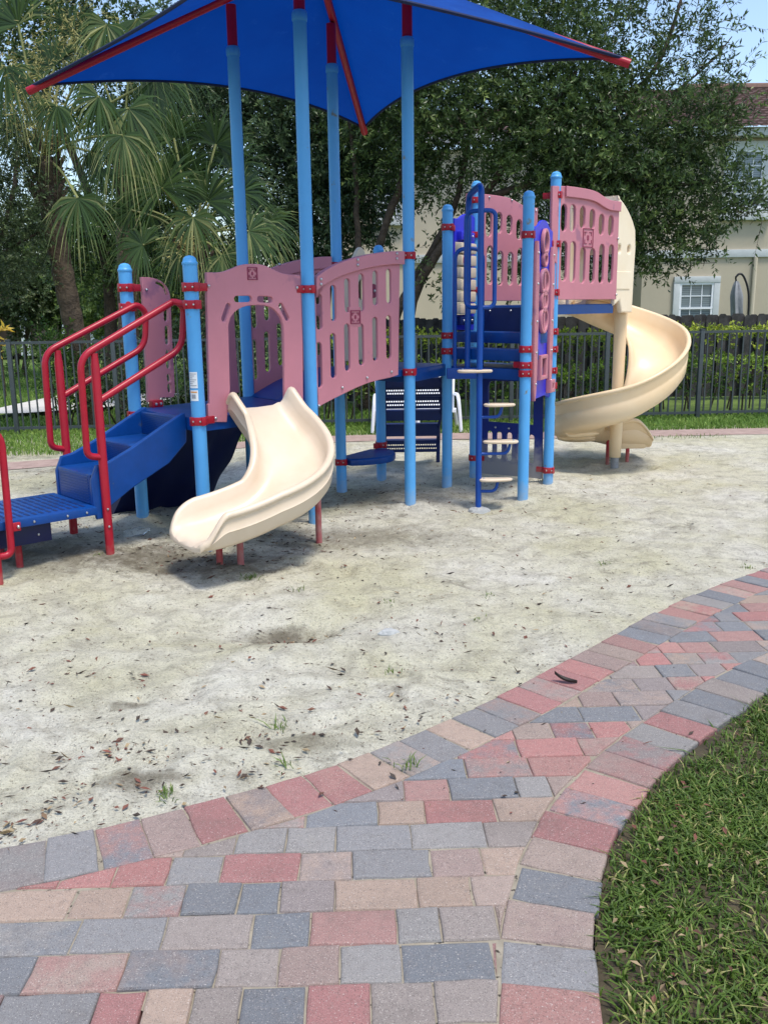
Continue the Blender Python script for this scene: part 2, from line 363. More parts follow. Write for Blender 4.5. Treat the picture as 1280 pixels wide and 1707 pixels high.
def smooth_line(px, step):
    P = np.array([gnd(*p)[:2] for p in px])
    for _ in range(2): P[1:-1] = (P[:-2] + 2 * P[1:-1] + P[2:]) / 4
    s = np.r_[0, np.cumsum(np.linalg.norm(np.diff(P, axis=0), axis=1))]; n = int(s[-1] / step)
    t = np.linspace(0, s[-1], n + 1); return np.c_[np.interp(t, s, P[:, 0]), np.interp(t, s, P[:, 1])]
FAR = smooth_line(FAR_PX, .05); NEAR = smooth_line(NEAR_PX, .05)
_o = np.argsort(FAR[:, 0]); FX, FY = FAR[_o, 0], FAR[_o, 1]
def y_far(x): return np.interp(x, FX, FY)
BACK_PX = [(-700, 845), (-400, 812), (-150, 790), (0, 777), (80, 771), (140, 766), (250, 756), (360, 745), (430, 738), (520, 732), (620, 729), (760, 726), (900, 725), (1060, 722), (1200, 719), (1400, 716), (1700, 712)]
_b = np.array([gnd(*p)[:2] for p in BACK_PX]); BX, BYc = _b[:, 0], _b[:, 1]
def y_back(x): return np.interp(x, BX, BYc)

xs = np.arange(-7.5, 9.5, .045); ys = np.r_[np.arange(1.7, 5.5, .03), np.arange(5.5, 12.4, .05)]
XX, YY = np.meshgrid(xs, ys); zz = gh(XX, YY)
_r = np.random.default_rng(77)
for _ in range(520):
    fx, fy, fa, fl = _r.uniform(-4, 6.5), 2.6 + 8 * _r.random() ** 1.3, _r.uniform(0, 3.14), _r.uniform(.6, 1.3); i0, i1 = np.searchsorted(xs, (fx - .4, fx + .4)); j0, j1 = np.searchsorted(ys, (fy - .4, fy + .4))
    dx, dy = XX[j0:j1, i0:i1] - fx, YY[j0:j1, i0:i1] - fy; u_, v_ = dx * math.cos(fa) + dy * math.sin(fa), -dx * math.sin(fa) + dy * math.cos(fa); q_ = (u_ / (.13 * fl)) ** 2 + (v_ / (.06 * fl)) ** 2
    zz[j0:j1, i0:i1] += .022 * (-np.exp(-q_) + .55 * np.exp(-(np.sqrt(q_) - 1.5) ** 2 * 3)) * _r.uniform(.3, 1)
edge = np.clip((YY - y_far(XX)) / .35, 0, 1); zz = zz * edge - .012 * (1 - edge) - .05 * np.clip((y_far(XX) - YY) / .1, 0, 1)
e2 = np.clip((y_back(XX) - .22 - YY) / .4, 0, 1); zz = zz * e2 - .012 * (1 - e2) - .06 * np.clip((YY - y_back(XX) + .2) / .1, 0, 1)
nx, ny = len(xs), len(ys); ii = np.arange(nx * ny).reshape(ny, nx)
Fq = np.stack([ii[:-1, :-1], ii[:-1, 1:], ii[1:, 1:], ii[1:, :-1]], -1).reshape(-1, 4)
def sand_mat():
    m, N, L = new_mat("pale_playground_sand"); b = N["Principled BSDF"]; b.inputs["Roughness"].default_value = .95; b.inputs["Specular IOR Level"].default_value = .15
    tc = N.new("ShaderNodeTexCoord")
    def nz(sc, det=6, rough=.6, dist=0):
        n = N.new("ShaderNodeTexNoise"); n.inputs["Scale"].default_value = sc; n.inputs["Detail"].default_value = det; n.inputs["Roughness"].default_value = rough; n.inputs["Distortion"].default_value = dist
        L.new(tc.outputs["Object"], n.inputs["Vector"]); return n
    def rp(n, p0, c0, p1, c1):
        r = N.new("ShaderNodeValToRGB"); r.color_ramp.elements[0].position = p0; r.color_ramp.elements[0].color = c0; r.color_ramp.elements[1].position = p1; r.color_ramp.elements[1].color = c1
        L.new(n.outputs["Fac"], r.inputs[0]); return r
    def mix(fac, a, c):
        x = N.new("ShaderNodeMixRGB"); L.new(fac, x.inputs[0]); L.new(a, x.inputs[1])
        if isinstance(c, tuple): x.inputs[2].default_value = c
        else: L.new(c, x.inputs[2])
        return x.outputs[0]
    base = rp(nz(1.1, 8, .62, .4), .36, lin(200, 195, 164), .64, lin(218, 214, 200))       # greenish film and clean pale sand
    W, B = (1, 1, 1, 1), (0, 0, 0, 1)
    c = mix(rp(nz(7, 8, .7, .5), .46, B, .70, (.7,) * 3 + (1,)).outputs[0], base.outputs[0], lin(146, 140, 124))
    c = mix(rp(nz(2.3, 9, .72, .8), .58, B, .68, (.7,) * 3 + (1,)).outputs[0], c, lin(112, 106, 92))   # patches of leaf mould
    c = mix(rp(nz(46, 6, .75), .56, B, .66, (.8,) * 3 + (1,)).outputs[0], c, lin(96, 88, 74))    # crumbs
    c = mix(rp(nz(130, 4, .7), .55, B, .66, (.6,) * 3 + (1,)).outputs[0], c, lin(116, 108, 92))
    c = mix(rp(nz(300, 2, .6), .55, B, .7, (.35,) * 3 + (1,)).outputs[0], c, lin(240, 236, 226))
    sx = N.new("ShaderNodeSeparateXYZ"); L.new(tc.outputs["Object"], sx.inputs[0])
    def blob(cx, cy, rx, ry, hi):
        # ragged damp, leaf-strewn soil round the slide foot, stairs and seat
        def sq(o, c0, r0):
            a = N.new("ShaderNodeMath"); a.operation = 'SUBTRACT'; L.new(o, a.inputs[0]); a.inputs[1].default_value = c0
            d = N.new("ShaderNodeMath"); d.operation = 'DIVIDE'; L.new(a.outputs[0], d.inputs[0]); d.inputs[1].default_value = r0
            p = N.new("ShaderNodeMath"); p.operation = 'POWER'; L.new(d.outputs[0], p.inputs[0]); p.inputs[1].default_value = 2; return p.outputs[0]
        s = N.new("ShaderNodeMath"); s.operation = 'ADD'; L.new(sq(sx.outputs[0], cx, rx), s.inputs[0]); L.new(sq(sx.outputs[1], cy, ry), s.inputs[1])
        n = nz(9, 7, .75); a = N.new("ShaderNodeMath"); a.operation = 'MULTIPLY_ADD'; L.new(n.outputs["Fac"], a.inputs[0]); a.inputs[1].default_value = 3.4; L.new(s.outputs[0], a.inputs[2])
        mr = N.new("ShaderNodeMapRange"); mr.inputs["From Min"].default_value = 1.75; mr.inputs["From Max"].default_value = 2.9; mr.inputs["To Min"].default_value = hi; mr.inputs["To Max"].default_value = 0
        L.new(a.outputs[0], mr.inputs[0]); return mr.outputs[0]
    soil = lin(96, 88, 72)
    for bb in ((-1.25, 5.45, .75, .35, .75), (-.5, 4.36, .26, .12, .8), (-.25, 6.1, .9, .35, .55), (-2.6, 9.0, 1.2, .35, .7), (-.1, 7.5, 1.1, .5, .5), (-2.2, 5.4, .9, .35, .55), (-.85, 2.85, .16, .07, .8), (-.32, 3.1, .22, .07, .55), (-1.05, 3.45, .10, .05, .7)):
        c = mix(blob(*bb), c, soil)
    L.new(c, b.inputs["Base Color"])
    def bump(n, st, d, prev=None):
        x = N.new("ShaderNodeBump"); x.inputs["Strength"].default_value = st; x.inputs["Distance"].default_value = d; L.new(n.outputs["Fac"], x.inputs["Height"])
        if prev: L.new(prev, x.inputs["Normal"])
        return x.outputs[0]
    L.new(bump(nz(420, 2), .7, .004, bump(nz(90, 5, .7), .8, .012, bump(nz(22, 5, .7), .9, .04))), b.inputs["Normal"])
    return m
M['sand'] = sand_mat()
props(npmesh("sand", np.stack([XX, YY, zz], -1), Fq, M['sand'], smooth=True), kind="structure")
M['soil'] = mat("dark_lawn_soil", lin(78, 70, 52), .95, .3, 8, .8, 60, col2=lin(52, 46, 34), bdist=.01)
M['turfbase'] = mat("turf_undergrowth", lin(96, 118, 52), .95, .35, 3, .8, 40, col2=lin(66, 84, 38), bdist=.02)
def sheet(name, pts, z, m, kind="structure"):
    b = MB(); b.add([(x, y, z) for x, y in pts], [tuple(range(len(pts)))]); return props(b.build(name, m, smooth=0), kind=kind)
sheet("ground", [(-400, -60), (400, -60), (400, 600), (-400, 600)], -.16, M['turfbase'])

# pavers: a field laid in courses, a soldier course along both edges
PAL = [lin(154, 110, 105), lin(147, 105, 102), lin(156, 118, 111), lin(147, 115, 109), lin(125, 124, 124), lin(115, 117, 120), lin(131, 128, 125), lin(112, 115, 119), lin(155, 136, 122), lin(148, 132, 122), lin(142, 124, 117), lin(129, 120, 117), lin(136, 127, 121)]
pv, pfaces, pc1, pc2 = [], [], [], []
def clip(poly, p, n):
    out = []
    for i in range(len(poly)):
        a, b = poly[i - 1], poly[i]; da, db = (a - p) @ n, (b - p) @ n
        if (da < 0) != (db < 0): out.append(a + (b - a) * (da / (da - db)))
        if db >= 0: out.append(b)
    return out
def paver(poly, ci=None):
    P = [np.array(q) for q in poly]; cl = [P[0]]
    for q in P[1:]:
        if np.linalg.norm(q - cl[-1]) > .008: cl.append(q)
    if len(cl) > 2 and np.linalg.norm(cl[0] - cl[-1]) < .008: cl.pop()
    if len(cl) < 3: return
    area = .5 * sum(cl[i - 1][0] * cl[i][1] - cl[i - 1][1] * cl[i][0] for i in range(len(cl)))
    if area < 0: cl = cl[::-1]; area = -area
    if area < .0011: return
    # worn, slightly wavy outline
    ed = []
    for i in range(len(cl)):
        a, b = cl[i], cl[(i + 1) % len(cl)]; k = max(1, int(np.linalg.norm(b - a) / .05)); ed += [a + (b - a) * j / k for j in range(k)]
    ed = [p + RNG.normal(0, .0015, 2) for p in ed]
    tx, ty, tz = RNG.normal(0, .009), RNG.normal(0, .009), RNG.normal(0, .0018); c = np.mean(ed, 0); n = len(ed); o = len(pv)
    for ins, dz in ((.0012, -.03), (.0012, -.007), (.004, -.002), (.010, 0.)):
        for q in inset([tuple(p) for p in ed], ins): pv.append((q[0], q[1], dz + tz + (q[0] - c[0]) * tx + (q[1] - c[1]) * ty))
    fs = [(o + r * n + k, o + r * n + (k + 1) % n, o + (r + 1) * n + (k + 1) % n, o + (r + 1) * n + k) for r in range(3) for k in range(n)] + [tuple(o + 3 * n + k for k in range(n))]
    pfaces.extend(fs); a = PAL[ci if ci is not None else RNG.integers(len(PAL))]; b = PAL[RNG.integers(len(PAL))] if RNG.random() < .35 else a
    v = RNG.uniform(.95, 1.16); pc1.extend([tuple(x * v for x in a[:3])] * len(fs)); pc2.extend([tuple(x * v for x in b[:3])] * len(fs))
BW = .232
def normals(P):
    t = np.gradient(P, axis=0); t /= np.linalg.norm(t, axis=1)[:, None]; return np.c_[t[:, 1], -t[:, 0]]   # right-hand side
def border(P, side, pitch):
    """soldier course: pavers across the edge line, on its right (side=1) or left"""
    nrm = normals(P) * side; s = np.r_[0, np.cumsum(np.linalg.norm(np.diff(P, axis=0), axis=1))]; k = int(s[-1] / pitch)
    f = lambda t, w: np.array([np.interp(t, s, P[:, 0] + nrm[:, 0] * w), np.interp(t, s, P[:, 1] + nrm[:, 1] * w)])
    for i in range(k):
        a, b = i * pitch, (i + 1) * pitch; sk = RNG.normal(0, .006); e = RNG.normal(0, .004)
        paver([f(a, e), f(b, e), f(b + sk, BW + e), f(a + sk, BW + e)])
border(FAR, 1, .139); border(NEAR, -1, .143)
nf, nn = normals(FAR), -normals(NEAR)
FIN, NIN = FAR + nf * (BW + .002), NEAR + nn * (BW + .002)
g0, g1 = gnd(20, 1535)[:2], gnd(640, 1515)[:2]; dr = (g1 - g0) / np.linalg.norm(g1 - g0); dn = np.array([-dr[1], dr[0]])
CD = .135
for row in range(-16, 78):
    s = -6 + RNG.uniform(0, .3)
    while s < 11:
        ln = RNG.choice([.226, .226, .226, .150, .150, .112]); a = g0 + dr * s + dn * row * CD; wob = RNG.normal(0, .0015)
        c = a + dr * ln / 2 + dn * CD / 2; s0 = s; s += ln
        if c[1] < 1.4 or c[1] > 9 or c[0] > 8 or c[0] < -2.6: continue
        df = FIN - c; jf = int(np.argmin((df ** 2).sum(1))); dnr = NIN - c; jn = int(np.argmin((dnr ** 2).sum(1)))
        if (-df[jf]) @ nf[jf] < -.2 or (-dnr[jn]) @ nn[jn] < -.2: continue
        poly = [a + dn * wob, a + dr * ln + dn * wob, a + dr * ln + dn * (CD + wob), a + dn * (CD + wob)]
        poly = clip(poly, FIN[jf], nf[jf]); poly = clip(poly, NIN[jn], nn[jn]) if len(poly) > 2 else []
        if len(poly) > 2: paver(poly)
me = bpy.data.meshes.new("path"); me.from_pydata(pv, [], pfaces)
for nm, cc in (("col1", pc1), ("col2", pc2)):
    a_ = me.attributes.new(nm, 'FLOAT_COLOR', 'FACE'); a_.data.foreach_set("color", np.c_[np.array(cc), np.ones(len(cc))].astype(np.float32).ravel())
def paver_mat():
    m, N, L = new_mat("tumbled_concrete_pavers"); b = N["Principled BSDF"]; b.inputs["Roughness"].default_value = .86; b.inputs["Specular IOR Level"].default_value = .2
    tc = N.new("ShaderNodeTexCoord")
    def nz(sc, det=5, rough=.65):
        n = N.new("ShaderNodeTexNoise"); n.inputs["Scale"].default_value = sc; n.inputs["Detail"].default_value = det; n.inputs["Roughness"].default_value = rough; L.new(tc.outputs["Object"], n.inputs["Vector"]); return n
    a1 = N.new("ShaderNodeAttribute"); a1.attribute_name = "col1"; a2 = N.new("ShaderNodeAttribute"); a2.attribute_name = "col2"
    def rp(n, p0, p1, hi=1.):
        r = N.new("ShaderNodeMapRange"); r.inputs["From Min"].default_value = p0; r.inputs["From Max"].default_value = p1; r.inputs["To Max"].default_value = hi; L.new(n.outputs["Fac"], r.inputs[0]); return r.outputs[0]
    def mix(f, a, c, t='MIX'):
        x = N.new("ShaderNodeMixRGB"); x.blend_type = t; L.new(f, x.inputs[0]); L.new(a, x.inputs[1])
        if isinstance(c, tuple): x.inputs[2].default_value = c
        else: L.new(c, x.inputs[2])
        return x.outputs[0]
    c = mix(rp(nz(6.5, 9, .78), .42, .60, .95), a1.outputs["Color"], a2.outputs["Color"])
    c = mix(rp(nz(34, 8, .8), .50, .78, .55), c, lin(92, 84, 80))
    c = mix(rp(nz(70, 6, .8), .55, .72, .35), c, lin(168, 156, 146))
    c = mix(rp(nz(5, 8, .8), .55, .78, .35), c, lin(150, 144, 132))
    c = mix(rp(nz(2.2, 7, .7), .52, .7, .4), c, lin(96, 88, 82))
    c = mix(rp(nz(240, 3, .7), .60, .66, .6), c, lin(206, 198, 190))
    c = mix(rp(nz(300, 3, .7), .56, .63, .65), c, lin(64, 60, 60))
    L.new(c, b.inputs["Base Color"])
    bp = N.new("ShaderNodeBump"); bp.inputs["Strength"].default_value = .55; bp.inputs["Distance"].default_value = .003; L.new(nz(300, 4, .75).outputs["Fac"], bp.inputs["Height"])
    b2 = N.new("ShaderNodeBump"); b2.inputs["Strength"].default_value = .4; b2.inputs["Distance"].default_value = .006; L.new(nz(45, 4, .7).outputs["Fac"], b2.inputs["Height"]); L.new(bp.outputs[0], b2.inputs["Normal"])
    L.new(b2.outputs[0], b.inputs["Normal"]); return m
me.materials.append(paver_mat()); me.update()
po = bpy.data.objects.new("path", me); COL.objects.link(po); props(po, kind="structure")
M['joint'] = mat("joint_sand", lin(148, 140, 124), .95, .35, 14, .6, 160, col2=lin(128, 120, 104), speck=(lin(60, 54, 46), 60, .62))
jl = [tuple(p) for p in FAR] + [tuple(p) for p in NEAR[::-1]]
b = MB(); n_ = min(len(FAR), len(NEAR)) ; fi = np.linspace(0, len(FAR) - 1, 140).astype(int); ni = np.linspace(0, len(NEAR) - 1, 140).astype(int)
b.add([(*(FAR[i] + nf[i] * .01), -.0065) for i in fi] + [(*(NEAR[i] + nn[i] * .01), -.0065) for i in ni], [(k, 140 + k, 141 + k, k + 1) for k in range(139)])
props(b.build("path_bedding", M['joint'], smooth=0), kind="structure")
# path round the back of the play area
b = MB(); bx = np.linspace(BX[0], BX[-1], 90); hw = .27
b.add([(x, y_back(x) - hw, -.004) for x in bx] + [(x, y_back(x) + hw, -.004) for x in bx], [(k, k + 1, 91 + k, 90 + k) for k in range(89)])
M['backpath'] = mat("pinkish_paving", lin(168, 146, 136), .9, .14, 9, .5, 60, col2=lin(142, 120, 112), bdist=.004)
props(b.build("back_path", M['backpath'], smooth=0), kind="structure")

# ------------------------------------------------------------------ grass
def blades(n, pos, hmin, hmax, wmin, wmax, lean=.6, seed=0):
    """n grass blades: 2 quads each; pos = (n,3)"""
    r = np.random.default_rng(seed); h = r.uniform(hmin, hmax, n); w = r.uniform(wmin, wmax, n); a = r.uniform(0, 2 * np.pi, n); l = np.abs(r.normal(0, lean, n)) * h
    d = np.c_[np.cos(a), np.sin(a), np.zeros(n)]; sx = np.c_[-np.sin(a), np.cos(a), np.zeros(n)]
    tw = r.normal(0, .6, n); sx = sx * np.cos(tw)[:, None] + d * np.sin(tw)[:, None]
    up = np.array([0, 0, 1.])
    p0 = pos; p1 = pos + d * (l * .3)[:, None] + up * (h * .62)[:, None]; p2 = pos + d * l[:, None] + up * (h * .93)[:, None]
    V = np.stack([p0 - sx * w[:, None] * .4, p0 + sx * w[:, None] * .4, p1 + sx * w[:, None] * .5, p1 - sx * w[:, None] * .5, p2 + sx * w[:, None] * .06, p2 - sx * w[:, None] * .06], 1)
    k = np.arange(n)[:, None] * 6; Fq = np.concatenate([k + np.array([[0, 1, 2, 3]]), k + np.array([[3, 2, 4, 5]])])
    return V.reshape(-1, 3), Fq
M['grass'] = leaf_mat("broad_lawn_grass", lin(54, 76, 28), lin(94, 120, 46), lin(174, 168, 108), .3, .5)
M['grassfar'] = leaf_mat("short_lawn_grass", lin(70, 100, 40), lin(108, 142, 60), lin(160, 182, 96), .35, .6)
# near lawn, right of the path
pts = []; r = np.random.default_rng(3)
cx = r.uniform(.2, 3.2, 270000); cy = 1.45 + 3.2 * r.random(270000) ** 1.2
C2 = np.c_[cx, cy]; dens = r.random(270000)
j = np.concatenate([np.argmin(((NEAR[None, ::4] - C2[i:i + 5000, None]) ** 2).sum(2), 1) for i in range(0, len(C2), 5000)]); nd = ((C2 - NEAR[::4][j]) * (-nn[::4][j])).sum(1)
vis = (C2[:, 0] < .62 * C2[:, 1] + .3)
patch = vnoise(cx, cy, 3.2, 9) + .5 * vnoise(cx, cy, 9, 10)
keep = (nd > .002 + .018 * dens) & vis & (dens < np.clip(.66 + patch * 1.1, .22, 1) * np.clip(nd / .08, .25, 1))
C2 = C2[keep]; nb = len(C2); pos = np.c_[C2, np.full(nb, -.02)]
V, Fq = blades(nb, pos, .012, .036, .004, .0078, 1.25, 4)
tn = np.clip(r.normal(.45, .22, nb) + .25 * vnoise(C2[:, 0], C2[:, 1], 4, 12), 0, 1); tn = np.where(r.random(nb) < .05, .95, tn * .82)
props(npmesh("lawn_grass", V, Fq, M['grass'], tint=np.r_[tn, tn]), "broad green blades of the lawn beside the brick path", "grass", kind="stuff")
# the rest of the same lawn, further to the right and behind the viewer
r2_ = np.random.default_rng(44); q_ = np.c_[r2_.uniform(.3, 8, 90000), r2_.uniform(-1, 7.5, 90000)]; j2 = np.concatenate([np.argmin(((NEAR[None, ::6] - q_[i:i + 5000, None]) ** 2).sum(2), 1) for i in range(0, len(q_), 5000)]); d2 = ((q_ - NEAR[::6][j2]) * (-nn[::6][j2])).sum(1)
q_ = q_[(d2 > .03) & ~((q_[:, 0] < .62 * q_[:, 1] + .3) & (q_[:, 0] < 3.2) & (q_[:, 1] > 1.45) & (q_[:, 1] < 4.6))]; V, Fq = blades(len(q_), np.c_[q_, np.full(len(q_), -.02)], .02, .045, .007, .013, 1.1, 45)
tn = np.clip(r2_.normal(.42, .2, len(q_)), 0, 1); props(npmesh("outer_lawn_grass", V, Fq, M['grass'], tint=np.r_[tn, tn]), "continuation of the green lawn to the right of the brick path", "grass", kind="stuff")
lawn = [tuple(p - q * .0) for p, q in zip(NEAR, nn)] + [(9, 9), (9, -1), (1.2, -1)]
b = MB(); ln_ = NEAR; b.add([(*p, -.018) for p in ln_] + [(p[0] + 6, p[1] - .5, -.018) for p in ln_], [(k, len(ln_) + k, len(ln_) + k + 1, k + 1) for k in range(len(ln_) - 1)])
props(b.build("lawn_soil", M['soil'], smooth=0), kind="structure")
# strip of lawn between the back path and the fence, and the lawn beyond
FA, FB = np.array([-4.74, 11.94]), np.array([3.89, 12.62]); FD = (FB - FA) / np.linalg.norm(FB - FA); FN = np.array([-FD[1], FD[0]])
def y_fence(x): return FA[1] + (x - FA[0]) * FD[1] / FD[0]
n = 60000; gx = r.uniform(-6.2, 6.5, n); gy = r.uniform(10.2, 13.4, n); k_ = (gy > y_back(gx) + hw) & (gy < y_fence(gx) + .5)
gx, gy = gx[k_], gy[k_]; n = len(gx)
V, Fq = blades(n, np.c_[gx, gy, np.full(n, -.03)], .04, .085, .006, .012, .6, 5)
tn = np.clip(r.normal(.5, .22, n) + .4 * vnoise(gx, gy, 2, 3), 0, 1)
props(npmesh("verge_grass", V, Fq, M['grassfar'], tint=np.r_[tn, tn]), "short mown strip of grass in front of the metal fence", "grass", kind="stuff")
n = 70000; gx = r.uniform(-15, 4, n); gy = 12.4 + 17 * r.random(n) ** 1.7
def walk_in(x, y):
    return (np.abs(y - np.interp(x, WX, WY)) < np.interp(x, WX, WW))
WPX = [(-120, 690), (-20, 683), (20, 674), (60, 668), (100, 668), (200, 664), (300, 660)]
_w = np.array([gnd(*p)[:2] for p in WPX]); WX, WY = _w[:, 0], _w[:, 1]; WW = np.array([.45, .6, 1.1, 1.7, 1.6, 1.2, .9])
k_ = ~walk_in(gx, gy) & (gy > y_fence(gx)) & (gx < -.3 * 0 + 1); gx, gy = gx[k_], gy[k_]; n = len(gx)
V, Fq = blades(n, np.c_[gx, gy, np.full(n, -.13)], .06, .10, .012, .022, .5, 6)
tn = np.clip(r.normal(.55, .2, n), 0, 1)
props(npmesh("far_lawn_grass", V, Fq, M['grassfar'], tint=np.r_[tn, tn]), "sunlit lawn beyond the metal fence on the left", "grass", kind="stuff")
b = MB(); wx = np.linspace(WX[0] - 4, WX[-1], 60); wy = np.interp(wx, WX, WY); ww = np.interp(wx, WX, WW)
b.add([(x, y - w, -.03) for x, y, w in zip(wx, wy, ww)] + [(x, y + w, -.03) for x, y, w in zip(wx, wy, ww)], [(k, k + 1, 61 + k, 60 + k) for k in range(59)])
props(b.build("sidewalk", M['conc'], smooth=0), kind="structure")

# ------------------------------------------------------------------ the play structure: one bolted-together thing
PS = thing("playground_set", (0, 7.2, 0), "large pink, blue and cream play structure with slides and blue shade canopy on the sand", "playground set")
PP = dict(P1=(-1.735, 6.40), P2=(-1.166, 5.773), T2=(-.501, 6.436), T1=(-1.058, 7.244), T3=(-.361, 7.735), P3=(-.018, 8.296), P4=(.558, 7.885), T4=(.212, 7.142), P5=(.843, 8.354), P6=(1.134, 7.29), P7=(1.46, 7.96))
PH = dict(P1=1.875, P2=1.885, T2=3.43, T1=3.43, T3=3.42, P3=2.09, P4=2.38, T4=3.45, P5=2.62, P6=2.41, P7=2.635)
PP = {k: np.array(v) for k, v in PP.items()}
CEN = np.array([-.43, 7.14]); EAVE = 3.21; PEAK = 4.06
def roof_z(p, corner):
    t = np.linalg.norm(p - CEN) / np.linalg.norm(corner - CEN); return PEAK + (EAVE - PEAK) * t
CORN = dict(A=np.array([-2.59, 7.36]), B=np.array([1.70, 6.80]), C=np.array([-.14, 9.18]), D=np.array([-.75, 4.98]))
PR = .0445
DECK1, DECK2, DECK3 = .89, 1.085, 1.565
POSTS = {}
for k in PP:
    x, y = PP[k]; h = PH[k]; tall = k in ('T1', 'T2', 'T3', 'T4'); b = MB()
    b.lathe((x, y, 0), [(PR, -.2), (PR, h - (.0 if tall else .045))], 22)
    o = b.build("post", M['post'], PS); POSTS[k] = o
    b = MB()
    if tall:
        b.lathe((x, y, 0), [(PR + .003, h - .06), (PR + .006, h - .05), (PR + .006, h - .012), (PR - .004, h + .004), (.02, h + .006)], 22); b.build("collar", M['post'], o)
    else:
        b.lathe((x, y, 0), [(PR + .002, h - .055), (PR + .004, h - .05), (PR + .004, h - .04), (PR - .002, h - .032), (PR * .86, h - .014), (PR * .55, h - .002), (.004, h + .003)], 22); b.build("post_cap", M['post'], o)
SLEEVE = dict(T1='A', T2='D', T3='C', T4='B')
def clamp(k, z, to=None, hgt=.052):
    """red two-half band round post k at height z, with a lug towards point `to`"""
    x, y = PP[k]; b = MB(); r = PR
    b.lathe((x, y, z - hgt / 2), [(r, 0), (r + .0075, .001), (r + .009, .006), (r + .009, hgt - .006), (r + .0075, hgt - .001), (r, hgt)], 22)
    for a in (.7, 2.3, 3.9, 5.5): b.box((x + (r + .008) * math.cos(a), y + (r + .008) * math.sin(a), z), (.012, .03, hgt * 1.06), ((math.cos(a), math.sin(a), 0), (-math.sin(a), math.cos(a), 0), (0, 0, 1)), bev=.003)
    if to is not None:
        d = np.array(to) - PP[k]; d = d / np.linalg.norm(d)
        b.box((x + d[0] * (r + .03), y + d[1] * (r + .03), z), (.07, .034, hgt * .92), ((d[0], d[1], 0), (-d[1], d[0], 0), (0, 0, 1)), bev=.004)
    q = -math.pi / 2 + .35; b.ball((x + (r + .01) * math.cos(q), y + (r + .01) * math.sin(q), z), .007, 1)
    q = -math.pi / 2 - .5; b.ball((x + (r + .01) * math.cos(q), y + (r + .01) * math.sin(q), z), .007, 1)
    return b.build("clamp", [M['red'], M['bolt']], POSTS[k])
for k, z, to in (('P1', 1.715, 'T1'), ('P1', 1.585, None), ('P1', .85, None), ('P2', 1.70, 'T2'), ('P2', 1.595, None), ('P2', .875, 'T2'), ('T2', 1.69, 'P2'), ('T4', 1.94, 'T2'), ('T4', 1.07, 'P4'),
                 ('P4', 2.20, 'P5'), ('P4', 1.32, None), ('P4', 1.19, None), ('P6', 2.09, 'P7'), ('P6', 1.225, 'P7'), ('P6', 1.10, 'P4'), ('P6', 1.035, 'P7'),
                 ('P7', 2.45, 'P5'), ('P7', 2.06, 'P6'), ('P7', 1.665, 'P6'), ('P7', 1.34, 'P6'), ('P7', 1.19, 'P6'), ('P7', 1.01, 'P6'), ('P7', .88, 'P6'), ('P7', .135, 'P5'),
                 ('P5', 2.46, None), ('P5', 2.17, 'P4'), ('P5', 1.70, 'P4'), ('P5', 1.0, 'P7'), ('P5', .19, 'P7'), ('T3', .27, 'P3'), ('P3', .33, 'T3'), ('T1', 1.7, 'T3'), ('T3', 1.9, 'P3'), ('P3', 1.9, 'T3')):
    clamp(k, z, PP[to] if to else None)
def bolts(frame, pts, off, parent, r=.011):
    """bolt heads on a board, part of its mesh"""
    b = MB()
    for u, z in pts: b.ball(frame.w(u, z, off), r)
    o0 = origin_of(PS); me = parent.data; tmp = bpy.data.meshes.new("tmp"); tmp.from_pydata([(x - o0.x, y - o0.y, z - o0.z) for x, y, z in b.v], [], b.f)
    if M['bolt'].name not in [m.name for m in me.materials]: me.materials.append(M['bolt'])
    n0 = len(me.polygons); bm = bmesh.new(); bm.from_mesh(me); bm.from_mesh(tmp); bm.faces.ensure_lookup_table(); k = len(me.materials) - 1
    for fc in bm.faces[n0:]: fc.material_index = k; fc.smooth = True
    bm.to_mesh(me); bm.free(); bpy.data.meshes.remove(tmp); me.update()
F = lambda a, b: Plane(PP[a], PP[b])

# decks
def deck(name, corners, z, th=.085, m='navy', grow=.0):
    C = [np.array(c) for c in corners]; cen = np.mean(C, 0); C = [cen + (c - cen) * (1 + grow) for c in C]
    b = MB(); n = len(C); rings = [(.0, -th), (0, -.012), (.004, -.003), (.014, 0)]
    P = ccw([tuple(c) for c in C], True)
    for ins, dz in rings:
        b.v += [(x, y, z + dz) for x, y in inset(P, ins)]
    for r in range(3): b.f += [(r * n + k, r * n + (k + 1) % n, (r + 1) * n + (k + 1) % n, (r + 1) * n + k) for k in range(n)]
    b.f += [tuple(range(3 * n, 4 * n)), tuple(range(n))[::-1]]; b.m = [0] * len(b.f)
    return b.build(name, M[m], PS)
deck("deck", [PP[k] for k in ('P1', 'P2', 'T2', 'T1')], DECK1)
deck("deck", [PP[k] for k in ('T3', 'T4', 'P4', 'P3')], DECK2, .1)

# --- arch panel over the small slide
f = F('P2', 'T2'); zz_ = lambda L: Z(180, 380, .40625, L)
top = smooth_poly([(400, 181), (460, 182), (500, 168), (540, 150), (588, 145), (636, 150), (676, 170), (712, 187), (783, 193)], 2)
outl = f.P(zz_(top + [(787, 250), (795, 480), (797, 735), (722, 735)]))
arch = f.P(zz_([(720, 640), (720, 560), (718, 430)] + smooth_poly([(716, 400), (705, 360), (662, 319), (603, 315), (545, 321), (500, 358), (490, 400)], 2) + [(492, 470), (497, 660)]))
legl = f.P(zz_([(484, 796), (409, 796), (406, 724), (413, 720), (402, 300)]))
u0 = PR + .012; outl2 = [(max(u0 if z > .95 else PR + .005, u), z) for u, z in outl + arch + legl]
slots = [capsule2(*f.P(zz_([(524, 291), (576, 290)])), .020), capsule2(*f.P(zz_([(618, 291), (662, 294)])), .020), capsule2(*f.P(zz_([(471, 372), (489, 320)])), .018), capsule2(*f.P(zz_([(731, 370), (705, 318)])), .018)]
